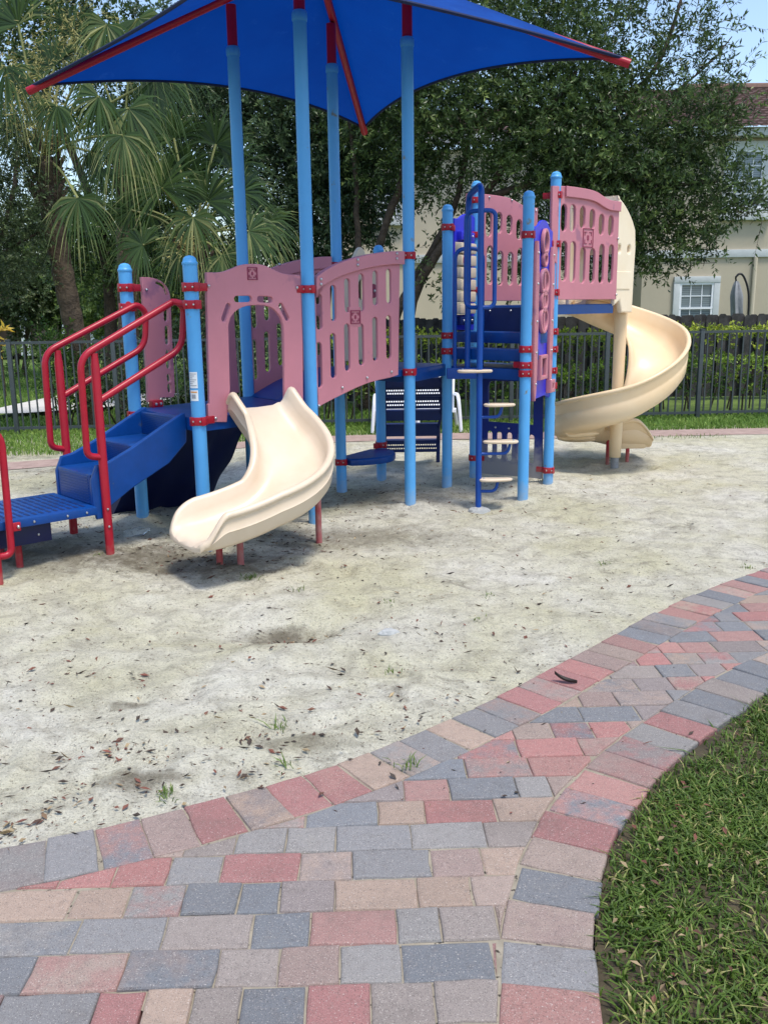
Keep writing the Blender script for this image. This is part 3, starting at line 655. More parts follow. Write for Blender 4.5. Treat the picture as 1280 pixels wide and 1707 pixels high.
b = MB(); b.board(f, outl2, slots, .026, .0, .005); arch_o = b.build("arch_panel", M['pink'], PS)
bolts(f, f.P(zz_([(407, 237), (436, 780), (769, 244), (775, 700)])), .016, arch_o)
def emblem(f, uc, zc, hs, off, parent):
    """small raised square with a quartered relief"""
    b = MB(); ax = (f.d, np.array([0, 0, 1.]), f.n)
    for du, dz, su, sz in ((-hs, 0, .006, 2 * hs), (hs, 0, .006, 2 * hs), (0, -hs, 2 * hs + .006, .006), (0, hs, 2 * hs + .006, .006)): b.box(f.w(uc + du, zc + dz, off), (su, sz, .008), ax)
    q = hs * .5
    for su, sz in ((-1, 1), (1, 1), (-1, -1), (1, -1)):
        b.box(f.w(uc + su * q, zc + sz * q * 1.25, off), (q * 1.1, .005, .007), ax); b.box(f.w(uc + su * q * 1.35, zc + sz * q * .8, off), (.005, q * .7, .007), ax)
    b.box(f.w(uc, zc, off), (q * .6, q * 1.1, .007), ax)
    return b.build("emblem", M['pinkdk'], parent)
e = f.uz(*zz_([(587, 186)])[0]); emblem(f, e[0], e[1], .037, .014, arch_o)

# --- bridge: front and back side panels, arched walkway
f = F('T2', 'T4'); s5 = 220 / 1174; zz_ = lambda L: Z(480, 380, s5, L)
topb = [(165, 490)] + [(230, 432), (300, 378), (400, 322), (500, 284), (600, 254), (700, 232), (800, 216), (900, 206), (1010, 206)]
outl = f.P(zz_(topb + [(985, 320), (972, 1306), (900, 1330), (800, 1351), (700, 1379), (600, 1420), (500, 1468), (400, 1517), (300, 1570), (235, 1604)]))
outl[0] = (.05, outl[0][1]); outl[-1] = (.05, outl[-1][1])
L_ = f.L; outl = [(min(max(.05, u), L_ - .05), z) for u, z in outl]
sl = []
for x, a, c, a2, c2 in ((268, 585, 905, 1015, 1420), (393, 505, 828, 935, 1337), (518, 447, 750, 850, 1272), (642, 405, 740, 850, 1222), (766, 378, 686, 790, 1182), (886, 362, 668, 775, 1164)):
    for t, q in ((a, c), (a2, c2)):
        ut, zt = f.uz(*zz_([(x, t)])[0]); ub, zb = f.uz(*zz_([(x + 2, q)])[0]); sl.append(capsule((ut + ub) / 2, zb, zt, .027))
def bridge_panel(f, scale):
    b = MB(); b.board(f, [(u * scale, z) for u, z in outl], [[(u * scale, z) for u, z in s] for s in sl], .026, 0, .005); o = b.build("bridge_panel", M['pink'], PS)
    T_ = f.P if False else None
    return o
br = bridge_panel(f, 1.0)
rail_top = [p for p in outl[:10]]; rail = rail_top + [(u, z - .095) for u, z in rail_top[::-1]]
b = MB(); b.board(f, rail, (), .022, .0245, .006); rl = b.build("top_rail", M['pink'], br)
bolts(f, f.P(zz_([(588, 282), (588, 328), (936, 228), (936, 272), (262, 455), (262, 500)])), .038, rl)
bolts(f, f.P(zz_([(262, 1580), (470, 1418), (690, 1330), (906, 1278)])), .017, br)
e = f.uz(*zz_([(586, 790)])[0]); 
b = MB(); b.board(f, [(e[0] - .055, e[1] - .07), (e[0] + .055, e[1] - .07), (e[0] + .055, e[1] + .07), (e[0] - .055, e[1] + .07)], (), .03, 0, .003); b.build("emblem_plate", M['pink'], br); emblem(f, e[0], e[1], .045, .017, br)
# return edge of the bridge panel beside the tall post
f2 = F('T1', 'T3'); sc = f2.L / f.L
br2 = bridge_panel(f2, sc)
b = MB(); b.board(f2, [(u * sc, z) for u, z in rail], (), .022, .0245, .006); rl = b.build("top_rail", M['pink'], br2)
bolts(f2, [(.12 * sc / sc, 1.8), (.3, 1.9), (.55, 1.97), (.12, 1.85)], .038, rl)
# walkway
b = MB(); n = 16; V = []
for i in range(n + 1):
    t = i / n; a = PP['T2'] * (1 - t) + PP['T4'] * t; c = PP['T1'] * (1 - t) + PP['T3'] * t; d = (c - a) / np.linalg.norm(c - a); a = a + d * .03; c = c - d * .03
    z = DECK1 + (DECK2 - DECK1) * t + .07 * math.sin(math.pi * t)
    V += [(*a, z), (*c, z), (*c, z - .05), (*a, z - .05)]
b.add(V, [q for i in range(n) for q in ((4 * i, 4 * i + 4, 4 * i + 5, 4 * i + 1), (4 * i + 3, 4 * i + 2, 4 * i + 6, 4 * i + 7), (4 * i, 4 * i + 3, 4 * i + 7, 4 * i + 4), (4 * i + 1, 4 * i + 5, 4 * i + 6, 4 * i + 2))]); b.build("bridge_deck", M['navy'], PS)

# --- quarter panels on the back of the small deck
f = F('P1', 'T1'); zz_ = lambda L: Z(0, 400, 360 / 1060, L)
q = f.P(zz_(smooth_poly([(690, 181), (745, 183), (795, 203), (826, 245), (834, 300)], 2) + [(838, 420), (855, 745), (849, 771), (783, 774), (777, 797), (722, 795), (720, 690), (697, 290)]))
q = [(max(PR + .015, u), z) for u, z in q]
def sl2(x0, y0, x1, y1, hw): return capsule2(f.uz(*zz_([(x0, y0)])[0]), f.uz(*zz_([(x1, y1)])[0]), hw)
hs = [sl2(811, 340, 811, 385, .02), sl2(815, 432, 817, 500, .02), sl2(820, 552, 823, 618, .02), sl2(824, 668, 826, 685, .018), sl2(827, 715, 829, 738, .018)]
A1, A2, A3 = [f.uz(*p) for p in zz_([(758, 212), (795, 230), (808, 268)])]; B1, B2, B3 = [f.uz(*p) for p in zz_([(760, 202), (806, 214), (819, 268)])]
arc = smooth_poly([A1, A2, A3], 2) + smooth_poly([B3, B2, B1], 2); hs.append(arc)
b = MB(); b.board(f, q, hs, .026, 0, .004); qp = b.build("quarter_panel", M['pink'], PS)
bolts(f, [f.uz(*zz_([(712, 243)])[0])], .016, qp)
b = MB(); e = f.uz(*zz_([(752, 788)])[0]); b.box(f.w(e[0], e[1] - .02, .03), (.09, .05, .05), (f.d, f.n, (0, 0, 1)), bev=.006); b.ball(f.w(e[0] - .02, e[1] - .02, .06), .011, 1); b.ball(f.w(e[0] + .02, e[1] - .02, .06), .011, 1); b.build("bracket", [M['red'], M['bolt']], qp)
b = MB(); b.board(f, [(f.L - u, z) for u, z in q], [[(f.L - u, z) for u, z in h] for h in hs], .026, 0, .004); b.build("quarter_panel", M['pink'], PS)

# --- rock-face climber hanging off the back of the small deck
f = F('P1', 'T1'); nout = -f.n; b = MB(); nu, nv = 22, 22; V = []
for j in range(nv + 1):
    t = j / nv
    for i in range(nu + 1):
        u = .06 + (f.L - .10) * i / nu; o_ = .05 + .62 * t ** 1.3; z = (DECK1 - .02) * (1 - t) - .06 * t
        bump_ = .05 * float(vnoise(u * 1.0, z + t, 5, 21)) + .03 * float(vnoise(u, z + t, 11, 22))
        us = u + .05 * float(vnoise(t * 1.3, i // (nu - 0.0) * 3.1, 4.5, 23)) * (1 if i > nu * .7 else 0)
        p = f.A + f.d * us + nout * (o_ + bump_) + np.array([0, 0, z]); V.append(p)
nb_ = len(V); V2 = [p - nout * .10 - np.array([0, 0, .02]) for p in V]; ix = lambda j, i, s=0: s + j * (nu + 1) + i
Fs = [(ix(j, i), ix(j, i + 1), ix(j + 1, i + 1), ix(j + 1, i)) for j in range(nv) for i in range(nu)] + [(ix(j, i, nb_), ix(j + 1, i, nb_), ix(j + 1, i + 1, nb_), ix(j, i + 1, nb_)) for j in range(nv) for i in range(nu)]
for j in range(nv): Fs += [(ix(j, 0), ix(j + 1, 0), ix(j + 1, 0, nb_), ix(j, 0, nb_)), (ix(j, nu), ix(j, nu, nb_), ix(j + 1, nu, nb_), ix(j + 1, nu))]
for i in range(nu): Fs += [(ix(0, i), ix(0, i, nb_), ix(0, i + 1, nb_), ix(0, i + 1))]
b.add(V + V2, Fs); b.build("rock_climber", M['rock'], PS, smooth=60)

# --- stairs with transfer platform and red handrails
e_ = (PP['P1'] - PP['P2']); e_ = e_ / np.linalg.norm(e_); n_o = np.array([-e_[1], e_[0]]); n_o = n_o if n_o[0] < 0 else -n_o
def S(n, w, z): q = PP['P2'] + n_o * n + e_ * w; return np.array([q[0], q[1], z])
W0, W1 = .17, .68; ax = ((n_o[0], n_o[1], 0), (e_[0], e_[1], 0), (0, 0, 1))
ZP = .405; NR = .66
st = MB()
def cbox(mb, n0, n1, w0, w1, z0, z1, mi=0, bev=.006):
    c = S((n0 + n1) / 2, (w0 + w1) / 2, (z0 + z1) / 2); return mb.box(c, (abs(n1 - n0), abs(w1 - w0), abs(z1 - z0)), ax, mi, bev)
ZT1, ZT2 = .59, .74; N2 = .37
cbox(st, .055, N2, W0 + .025, W1 - .025, ZT2 - .02, ZT2); cbox(st, N2, NR, W0 + .025, W1 - .025, ZT1 - .02, ZT1)
for n0, z0, z1 in ((.05, ZT2, DECK1), (N2, ZT1, ZT2 - .002), (NR, ZP - .04, ZT1 - .002)):
    cbox(st, n0 - .012, n0 + .006, W0 + .02, W1 - .02, z0, z1)
    for k in range(12): zc = z0 + (z1 - z0) * (k + .7) / 12.5; cbox(st, n0 + .005, n0 + .010, W0 + .05, W1 - .05, zc - .003, zc + .003, 0, 0)
so = st.build("stairs", M['navy'], PS)
for w in (W0, W1):
    fr = Plane(S(0, W0, 0), S(1, W0, 0)); poly = fr.P([(309, 688), (300, 688), (190, 766), (186, 836), (310, 752)]); poly[3:3] = [(NR + .014, ZT1 + .05), (NR + .014, ZP - .09), (NR - .06, ZP - .09)]; fr = Plane(S(0, w, 0), S(1, w, 0))
    b = MB(); b.board(fr, smooth_poly(poly, 1, True), (), .032, 0, .008); b.build("stringer", M['navy'], so)
# platform
PN1 = NR + .62
pb = MB(); cbox(pb, NR + .012, PN1, W0 - .06, W1 + .06, ZP - .05, ZP, 0, .006)
po_ = pb.build("transfer_platform", M['navy'], so)
hb = MB()
for i in range(13):
    for j in range(6):
        n0 = NR + .06 + i * .042; w = W0 + .0 + j * .088; cbox(hb, n0, n0 + .018, w, w + .066, ZP - .004, ZP + .0015, 0, 0)
hb.build("perforation", M['navydk'], so)
b = MB(); cbox(b, NR + .28, PN1 - .02, W0 + .0, W1 - .0, ZP - .17, ZP - .05, 0, .006)
for n in (NR + .36, NR + .52): b.ball(S(n, W0 - .003, ZP - .12), .008, 1)
for n in (NR + .08, NR + .2, NR + .40): b.ball(S(n, W0 - .062, ZP - .026), .008, 1)
b.build("platform_box", [M['rock'], M['bolt']], so)
def handrail(w, pts_px, leg_px, org, s, legdown=True, stub=None):
    fr = Plane(S(0, w, 0), S(1, w, 0)); P3 = [fr.w(*fr.uz(*p)) for p in Z(*org, s, pts_px)]
    b = MB(); b.tube(bend(P3, .085, 7), .0205, 14)
    if stub is not None: b.tube([P3[2] if False else stub[0], stub[1]], .0195, 10)
    hr = b.build("handrail", M['red'], so, smooth=60)
    q = [fr.w(*fr.uz(*p)) for p in Z(*org, s, leg_px)]; q[1] = q[1] + (q[1] - q[0]) * 0; q[0][:2] = (q[0][:2] + q[1][:2]) / 2; q[1][:2] = q[0][:2]; q[1][2] = -.2
    b = MB(); b.tube([q[0], q[0] + (0, 0, -.06), q[0] + (0, 0, -.075), q[1]], .021, 12, radii=[.021, .024, .027, .027])
    for dz in (.38, .27): b.ball(q[0] * (1, 1, 0) + np.array([.014, -.024, dz]), .008, 1)
    b.build("leg", [M['red'], M['bolt']], hr)
    return hr
org, s_ = (0, 400), 360 / 1060
px2, px1 = PP['P2'], PP['P1']
handrail(W0 - .035, [(497, 1066), (428, 1062), (392, 575), (860, 296), (902, 330), (893, 530), (492, 786)], [(468, 555), (535, 1528)], org, s_, stub=(S(.06, W0 - .035, 1.615), (px2[0] - .04, px2[1] + .02, 1.6)))
handrail(W1 + .035, [(318, 1026), (250, 1018), (216, 555), (672, 314), (716, 350), (712, 522), (315, 762)], [(290, 540), (358, 1463)], org, s_, stub=(S(.06, W1 + .035, 1.605), (px1[0] + .02, px1[1] - .03, 1.59)))
# entry handrails of the platform, at the picture's left edge
for w, z1 in ((W0 - .1, 1.02), (W1 + .1, 1.02)):
    nn0 = PN1 + .03; b = MB(); b.tube(bend([S(nn0, w, .22), S(nn0 - .09, w, .22), S(nn0 - .10, w, z1 - .1), S(nn0 + .16, w, z1), S(nn0 + .34, w, z1 - .2), S(nn0 + .34, w, .6), S(nn0 + .01, w, .6)], .09, 7), .0205, 12)
    b.box(S(nn0 - .12, w, ZP - .03), (.07, .012, .05), ax, bev=.004); b.ball(S(nn0 - .14, w - .008, ZP - .03), .011, 1)
    hr = b.build("handrail", [M['red'], M['bolt']], so, smooth=60)
    b = MB(); b.tube([S(nn0, w, z1 - .06), S(nn0, w, -.2)], .027, 12); b.build("leg", M['red'], hr)
for n, w in ((NR + .16, W1 - .02), (NR + .42, W1 - .03), (NR + .45, W0 + .10)):
    b = MB(); b.tube([S(n, w, ZP - .04), S(n, w, -.2)], .021, 12); b.build("leg", M['red'], so)

# --- stickers on the near post
b = MB(); x, y = PP['P2']
def sticker(z0, z1, a0, a1, mi):
    n = 8; o = len(b.v); r = PR + .0012
    for i in range(n + 1):
        a = a0 + (a1 - a0) * i / n
        for z in (z0, z1): b.v.append((x + r * math.cos(a), y + r * math.sin(a), z))
    b.f += [(o + 2 * i, o + 2 * i + 2, o + 2 * i + 3, o + 2 * i + 1) for i in range(n)]; b.m += [mi] * n
sticker(1.085, 1.185, -2.5, -1.25, 0); sticker(1.005, 1.072, -2.5, -1.25, 0)
r0 = PR; PR += .0012
for i in range(7): sticker(1.175 - i * .012, 1.171 - i * .012, -2.4, -1.4 - .25 * (i % 3), 1)
sticker(1.046, 1.020, -2.2, -1.6, 1); sticker(1.064, 1.056, -2.4, -1.4, 2)
PR = r0
b.build("safety_label", [mat("white_label", lin(225, 228, 230), .5, .03, 9, 0), mat("grey_print", lin(150, 156, 165), .6, .05, 9, 0), mat("orange_print", lin(220, 150, 80), .6, .05, 9, 0)], POSTS['P2'])

# --- small curved slide
rS, L0, ang, z0s, z1s, hwS, wS = .405, .207, 1.728, .922, .285, .172, .487; pwS = 2.046
ed = (PP['T2'] - PP['P2']); ed = ed / np.linalg.norm(ed); nrm = np.array([ed[1], -ed[0]]); S0 = (PP['P2'] + PP['T2']) / 2; rt0 = np.array([nrm[1], -nrm[0]]); c0 = S0 + nrm * L0 + rt0 * rS; th0 = math.atan2(nrm[1], nrm[0])
def slide_path(t):
    if t < L0: return S0 + nrm * t, th0
    if t < L0 + rS * ang:
        q = (t - L0) / rS; return c0 - rS * (rt0 * math.cos(q) - nrm * math.sin(q)), th0 - q
    q = ang; a = th0 - q; c = c0 - rS * (rt0 * math.cos(q) - nrm * math.sin(q)); return c + np.array([math.cos(a), math.sin(a)]) * (t - L0 - rS * ang), a
def trough(path, zf, tot, prof_fn, n, t0=0.):
    """sweep a closed cross-section [(side, height)] along a path; side>0 is to the right of travel"""
    V = []; k = None
    for i in range(n + 1):
        t = t0 + (tot - t0) * i / n; c, a = path(t); rt = np.array([math.sin(a), -math.cos(a)]); pr = prof_fn(t / tot); k = len(pr)
        V += [(*(c + rt * s), zf(t / tot) + h) for s, h in pr]
    Fs = [(i * k + j, i * k + (j + 1) % k, (i + 1) * k + (j + 1) % k, (i + 1) * k + j) for i in range(n) for j in range(k)]
    Fs += [tuple(range(k))[::-1], tuple(n * k + j for j in range(k))]; return V, Fs
TOT = L0 + rS * ang + .50
zS = lambda u: z1s + (z0s - z1s) * (1 - u) ** pwS
def prof_small(u):
    w = wS / 2 * (1 - .2 * max(0, (u - .90) / .10) ** 2.6); hr = hwS * (1 + .14 * max(0, 1 - u * 4.5)) * (.3 + .7 * math.sin(min(1, u / .06) * math.pi / 2)); hl = hr; e = max(0, (u - .885) / .115); e = e * e * (3 - 2 * e); ei = max(0, (u - .86) / .14)           # walls run out at the lip
    hr2 = hr * (1 - .7 * ei ** 2.0); hl2 = hl * (1 - .93 * e)
    rim = .030; o = [(-w + .005, .045)]; 
    def side(sg, h):
        h = max(h, .035)
        return [(sg * (w - .115), .004), (sg * (w - .075), .018), (sg * (w - .05), .05 * h / .2 + .004), (sg * (w - .034), h * .55), (sg * (w - .026), h - .02), (sg * (w - .017), h - .004), (sg * w, h), (sg * (w + .016), h - .006), (sg * (w + .022), h - .02), (sg * (w + .018), h - .036), (sg * (w + .006), h - .044), (sg * (w + .006), h * .45 - .012), (sg * (w + .011), h * .45 - .020), (sg * (w + .006), h * .45 - .028), (sg * (w + .002), -.008), (sg * (w - .02), -.034), (sg * (w - .06), -.046)]
    R = side(1, hr2); L = side(-1, hl2)
    return [(0, 0)] + R + [(0, -.048)] + L[::-1]
V, Fs = trough(slide_path, zS, TOT, prof_small, 72, .0)
# rounded lip: pull the last rings down
k = len(prof_small(0)); n = 72
V = [list(p) for p in V]
for i, dzv in ((n, -.035), (n - 1, -.016), (n - 2, -.006)):
    for j in range(k):
        V[i * k + j][2] += dzv * (1 if prof_small(1)[j][1] > -.01 else .2)
b = MB(); b.add(V, [q[::-1] for q in Fs]); sl_o = b.build("curved_slide", M['cream'], PS, smooth=62, recalc=True)
m_ = sl_o.modifiers.new("soft", 'BEVEL'); m_.width = .008; m_.segments = 2; m_.limit_method = 'ANGLE'; m_.angle_limit = R_(55)
for px, py, mt in ((402, 950, 'reddull'), (367, 948, 'red'), (532, 910, 'reddull')):
    g_ = gnd(px, py, .0); g_[2] = -.25
    tt = min(np.linspace(0, TOT, 60), key=lambda t: np.linalg.norm(slide_path(t)[0] - g_[:2])); 
    b = MB(); b.tube([g_, (g_[0], g_[1], zS(tt / TOT) - .03)], .021, 12); b.build("leg", M[mt], sl_o)

# --- tan play panel, low seat, beam and slatted climber round the middle deck
f = F('T3', 'P3')
tp = [(PR + .01, 1.12), (f.L - PR - .01, 1.12)] + smooth_poly([(f.L - PR - .01, 1.86), (f.L - .12, 1.88), (f.L - .2, 1.95), (f.L - .27, 2.06), (f.L - .34, 2.06), (f.L - .42, 1.96), (f.L - .52, 1.93), (PR + .01, 1.90)], 2)
b = MB(); b.board(f, tp, [capsule(.36, 1.62, 1.80, .055)], .03, 0, .006); tpo = b.build("play_panel", M['tan'], PS)
for u, z, r_ in ((.22, 1.66, .045), (.5, 1.70, .06), (.5, 1.52, .05), (.30, 1.50, .035)):
    b = MB(); fr = f; b.tube([f.w(u, z, -.02), f.w(u, z, .045)], r_, 16); b.ball(f.w(u, z, .05), .014, 1); b.build("spinner_disc", [M['pinkdk'], M['bolt']], tpo)
b = MB(); seat = []
a, c = PP['T3'], PP['P3']; d = (c - a); Ls = np.linalg.norm(d); d /= Ls; nn_ = np.array([d[1], -d[0]])
out = [a + d * .02 + nn_ * .03]
for i in range(11): t = i / 10; out.append(a + d * (t * Ls) + nn_ * (.10 + .20 * math.sin(math.pi * t) ** .8))
out += [c - d * .02 + nn_ * .02, c - d * .1 - nn_ * .06, a + d * .1 - nn_ * .06]
n = len(out); P = ccw([tuple(p) for p in out], True); zs = .30
for ins, dz in ((.006, -.06), (0, -.05), (0, -.012), (.012, 0)): b.v += [(x, y, zs + dz) for x, y in inset(P, ins)]
for r_ in range(3): b.f += [(r_ * n + k, r_ * n + (k + 1) % n, (r_ + 1) * n + (k + 1) % n, (r_ + 1) * n + k) for k in range(n)]
b.f += [tuple(range(3 * n, 4 * n)), tuple(range(n))[::-1]]; b.m = [0] * len(b.f); b.build("seat", M['navy'], PS)
# slatted climber
sx = lambda px, Y: at(px, 700, Y)[0]
cl = MB()
rows = [(630.6, 645, 8.42), (644, 661, 8.57), (661.5, 681, 8.72), (684, 701, 8.90), (707, 727, 9.06), (734, 753.6, 9.22)]
slo = None; first = None; frm = MB(); L3, R3 = [], []
root_c = None
for i, (yt, yb, Y) in enumerate(rows):
    a = at(641, yt, Y); c = at(736 - (5 if i > 3 else 0), yt, Y); zt = a[2]; zb = at(690, yb, Y)[2]; zm = (zt + c[2]) / 2
    L3.append(np.array([a[0], Y, zm])); R3.append(np.array([c[0], Y, zm]))
frm.tube([np.array([L3[0][0], 8.2, DECK2 - .06])] + [p - (0, 0, .03) for p in L3], .016, 8); frm.tube([np.array([R3[0][0], 8.1, DECK2 - .06])] + [p - (0, 0, .03) for p in R3], .016, 8)
frm.tube([R3[-1] + (0, 0, .1), R3[-1] * (1, 1, 0) + (-.01, .02, -.2)], .02, 8); frm.tube([L3[-1] + (0, 0, .1), L3[-1] * (1, 1, 0) + (.01, .02, -.2)], .02, 8)
root_c = frm.build("slat_climber", M['navydk'], PS)
for i, (yt, yb, Y) in enumerate(rows):
    a, c = L3[i], R3[i]; hh = at(690, yt, Y)[2] - at(690, yb, Y)[2]; mid = (a + c) / 2; w_ = c[0] - a[0]
    pl_ = Plane((a[0], Y), (c[0], Y)); zt = mid[2]; holes = []
    for rr in range(2):
        for hcol in range(22):
            u = w_ * (hcol + .9 + .5 * (rr % 2)) / 23.5; zc = zt - hh * (.38 + .3 * rr); holes.append([(u - .007, zc - .007), (u + .007, zc - .007), (u + .007, zc + .007), (u - .007, zc + .007)])
    b = MB(); b.board(pl_, [(0, zt - hh), (w_, zt - hh), (w_, zt), (0, zt)], holes if i in (1, 2, 5) else [], .012, 0, .002)
    b.box((mid[0], Y + .06, zt - .006), (w_, .13, .012)); b.build("slat", M['navydk'], root_c)

# --- shade canopy on the four tall posts
def cloth():
    V, Fs = [], []; n, mrow = 26, 18; cs = [CORN['A'], CORN['C'], CORN['B'], CORN['D']]; b = MB()
    def zrel(s, t): return EAVE + (PEAK - EAVE) * s
    idx = 0
    for q in range(4):
        a, c = cs[q], cs[(q + 1) % 4]; mid = (a + c) / 2; inn = CEN - mid
        rows_ = []
        for j in range(mrow + 1):
            s = j / mrow; row = []
            for i in range(n + 1):
                t = i / n; hem = 4 * t * (1 - t)
                p0 = a * (1 - t) + c * t + inn * (.17 * hem); z0 = EAVE + .17 * .85 * hem * (PEAK - EAVE) + .012 * hem
                # saddle between the ribs
                x = p0 * (1 - s) + CEN * s; z = z0 * (1 - s) + PEAK * s - .05 * math.sin(math.pi * s) * hem
                row.append((x[0], x[1], z))
            rows_.append(row)
        o = len(b.v); b.v += [p for r in rows_ for p in r]
        b.f += [(o + j * (n + 1) + i, o + j * (n + 1) + i + 1, o + (j + 1) * (n + 1) + i + 1, o + (j + 1) * (n + 1) + i) for j in range(mrow) for i in range(n)]
    b.m = [0] * len(b.f); cl_ = b.build("canopy", M['canopy'], PS, smooth=60); hemb = MB()
    for q in range(4):
        a, c = cs[q], cs[(q + 1) % 4]; mid = (a + c) / 2; inn = CEN - mid; P3 = []
        for i in range(n + 1):
            t = i / n; hem = 4 * t * (1 - t); p = a * (1 - t) + c * t + inn * .17 * hem; P3.append((p[0], p[1], EAVE + .17 * .85 * hem * (PEAK - EAVE) + .012 * hem))
        hemb = MB(); hemb.tube(P3, .012, 6); hemb.build("hem", M['canopy_edge'], cl_)
    return cl_
cn = cloth()
for k, cc in CORN.items():
    d = (CEN - cc); b = MB(); p0 = np.array([*(cc - d * .015), EAVE - .035]); p1 = np.array([*CEN, PEAK - .075])
    b.tube([p0, p0 + (p1 - p0) * .01, p1], .030, 14); b.build("rib", M['red'], cn)
for k, cc in SLEEVE.items():
    x, y = PP[k]; c_ = CORN[cc]; z = roof_z(PP[k], c_) - .10; b = MB(); b.lathe((x, y, 0), [(.037, PH[k] - .02), (.037, z)], 18); b.build("upright", M['red'], cn)

# --- high deck: stair treads, extension platform, side panels
E7, E5 = PP['P7'] + np.array([.68, .66]), PP['P5'] + np.array([.68, .66])
PP['E7'], PP['E5'] = E7, E5
deck("deck", [PP['P5'], PP['P7'], E7, E5], DECK3, .085, 'navy')
a, c = PP['P4'], PP['P6']; inw = (PP['P5'] - PP['P4']) * .5 + (PP['P7'] - PP['P6']) * .5
deck("deck", [a, c, c + inw * .96, a + inw * .96], DECK2 - .02, .09)
for q, z in ((.20, 1.215), (.52, 1.345)):
    a2, c2 = a + inw * q, c + inw * q; d = (c2 - a2) / np.linalg.norm(c2 - a2)
    b = MB(); m_ = (a2 + c2) / 2; b.box((*m_, z - .045), (np.linalg.norm(c2 - a2) - .02, .24, .09), ((d[0], d[1], 0), (-d[1], d[0], 0), (0, 0, 1)), bev=.008); b.build("tread", M['navy'], PS)
f = Plane(PP['P5'], PP['P7'])
b = MB(); b.board(f, [(.05, DECK3 - .25), (f.L - .05, DECK3 - .25), (f.L - .05, DECK3 - .02), (.05, DECK3 - .02)], (), .02, .0, .004); bo = b.build("riser", M['navydk'], PS); bolts(f, [(.15, DECK3 - .05), (.35, DECK3 - .05), (.55, DECK3 - .05)], .014, bo)
f = Plane(PP['P7'], E7); zz_ = lambda L: Z(720, 270, 340 / 951, L)
topc = smooth_poly([(600, 113), (690, 125), (740, 138), (775, 163), (805, 180), (856, 186)], 2)
outl = f.P(zz_([(532, 110)] + topc + [(853, 260), (840, 640), (700, 641), (590, 641)])); outl = [(max(-.10, u), z) for u, z in outl]; outl[-1] = (-.02, outl[-1][1]); outl.append((-.02, 1.9)); outl.append((-.10, 1.95))
hs = []
for x, t, q, t2, q2 in ((597, 196, 325, 368, 556), (638, 198, 327, 370, 562), (684, 206, 310, 396, 566), (729, 220, 315, 402, 566), (772, 242, 342, 382, 566), (816, 249, 346, 384, 566)):
    for y0, y1 in ((t, q), (t2, q2)):
        ua, za = f.uz(*zz_([(x, y0)])[0]); ub, zb = f.uz(*zz_([(x - 2, y1)])[0]); hs.append(capsule((ua + ub) / 2, zb, za, .042))
b = MB(); b.board(f, outl, hs, .026, .03, .005); sp = b.build("side_panel", M['pink'], PS)
bolts(f, f.P(zz_([(640, 133), (740, 148), (846, 200), (838, 618), (846, 358)])), .047, sp)
rail = outl[:1 + len(topc)]; b = MB(); b.board(f, rail[1:] + [(u, z - .085) for u, z in rail[1:][::-1]], (), .02, .053, .005); b.build("top_rail", M['pink'], sp)
e = f.uz(*zz_([(707, 354)])[0]); emblem(f, e[0], e[1], .075, .044, sp)
ff = Plane(PP['P5'], E5); b = MB(); b.board(ff, outl, hs, .026, -.03, .005); sp2 = b.build("side_panel", M['pink'], PS)
bolts(ff, f.P(zz_([(640, 133), (740, 148), (846, 200), (838, 618)])), -.015, sp2)

# --- mechanism panel on the front right edge of the high deck
f = F('P6', 'P7'); zz_ = lambda L: Z(720, 270, 340 / 951, L)
bk = f.P(zz_(smooth_poly([(473, 345), (474, 300), (492, 296), (500, 275), (515, 268), (532, 276), (545, 312), (560, 325), (562, 390)], 1) + [(556, 1085), (541, 1098), (520, 1086), (478, 1104), (455, 1112), (462, 900)])); L_ = f.L
bk = [(min(max(PR + .01, u), L_ - PR - .01), z) for u, z in bk]
um, zlo, zhi = L_ * .5, .0, 0
hz = lambda y: f.uz(*zz_([(516, y)])[0])[1]
b = MB(); b.board(f, bk, [capsule(um, hz(415), hz(335), .055), [(um + .075 * math.cos(a), hz(580) + (hz(500) - hz(580)) * .95 * math.sin(a)) for a in np.linspace(0, 2 * math.pi, 18)[:-1]], [(um - .06, hz(985)), (um + .06, hz(985)), (um + .06, hz(910)), (um - .06, hz(910))]], .022, 0, .004)
mp = b.build("mechanism_panel", M['violet'], PS)
fr_ = MB()
for x0, x1, y0, y1 in ((.10, .20, 375, 1095), (L_ - .20, L_ - .10, 390, 1070)):
    fr_ = MB(); fr_.board(f, smooth_poly([(x0, hz(y1)), (x1, hz(y1)), (x1, hz(y0)), (x0, hz(y0))], 2, True), (), .03, .027, .006); st_ = fr_.build("strip", M['pink'], mp); bolts(f, [((x0 + x1) / 2, hz(y)) for y in (430, 570, 740, 880, 1020)], .043, st_)
def ring(u, z, ru, rz, w, off=.03, th=.03, n=28):
    o_ = [(u + ru * math.cos(t), z + rz * math.sin(t)) for t in np.linspace(0, 2 * math.pi, n, False)]; i_ = [(u + (ru - w) * math.cos(t), z + (rz - w) * math.sin(t)) for t in np.linspace(0, 2 * math.pi, n, False)]
    b = MB(); b.board(f, o_, [i_], th, off, .006); return b.build("gear_ring", M['pink'], mp)
ring(um, hz(375), .085, (hz(310) - hz(440)) / 2, .028); ring(um, hz(450), .06, (hz(410) - hz(490)) / 2, .02)
ring(um, hz(560), .115, (hz(495) - hz(625)) / 2, .03); ring(um, hz(645), .09, (hz(590) - hz(700)) / 2, .028); ring(um, hz(735), .105, (hz(670) - hz(795)) / 2, .028)
for y0, y1, w_ in ((515, 610, .016), (610, 690, .016), (690, 780, .016)):
    b = MB(); b.board(f, [(um - w_, hz(y1)), (um + w_, hz(y1)), (um + w_, hz(y0)), (um - w_, hz(y0))], (), .02, .03, .004); b.build("spoke", M['pink'], mp)
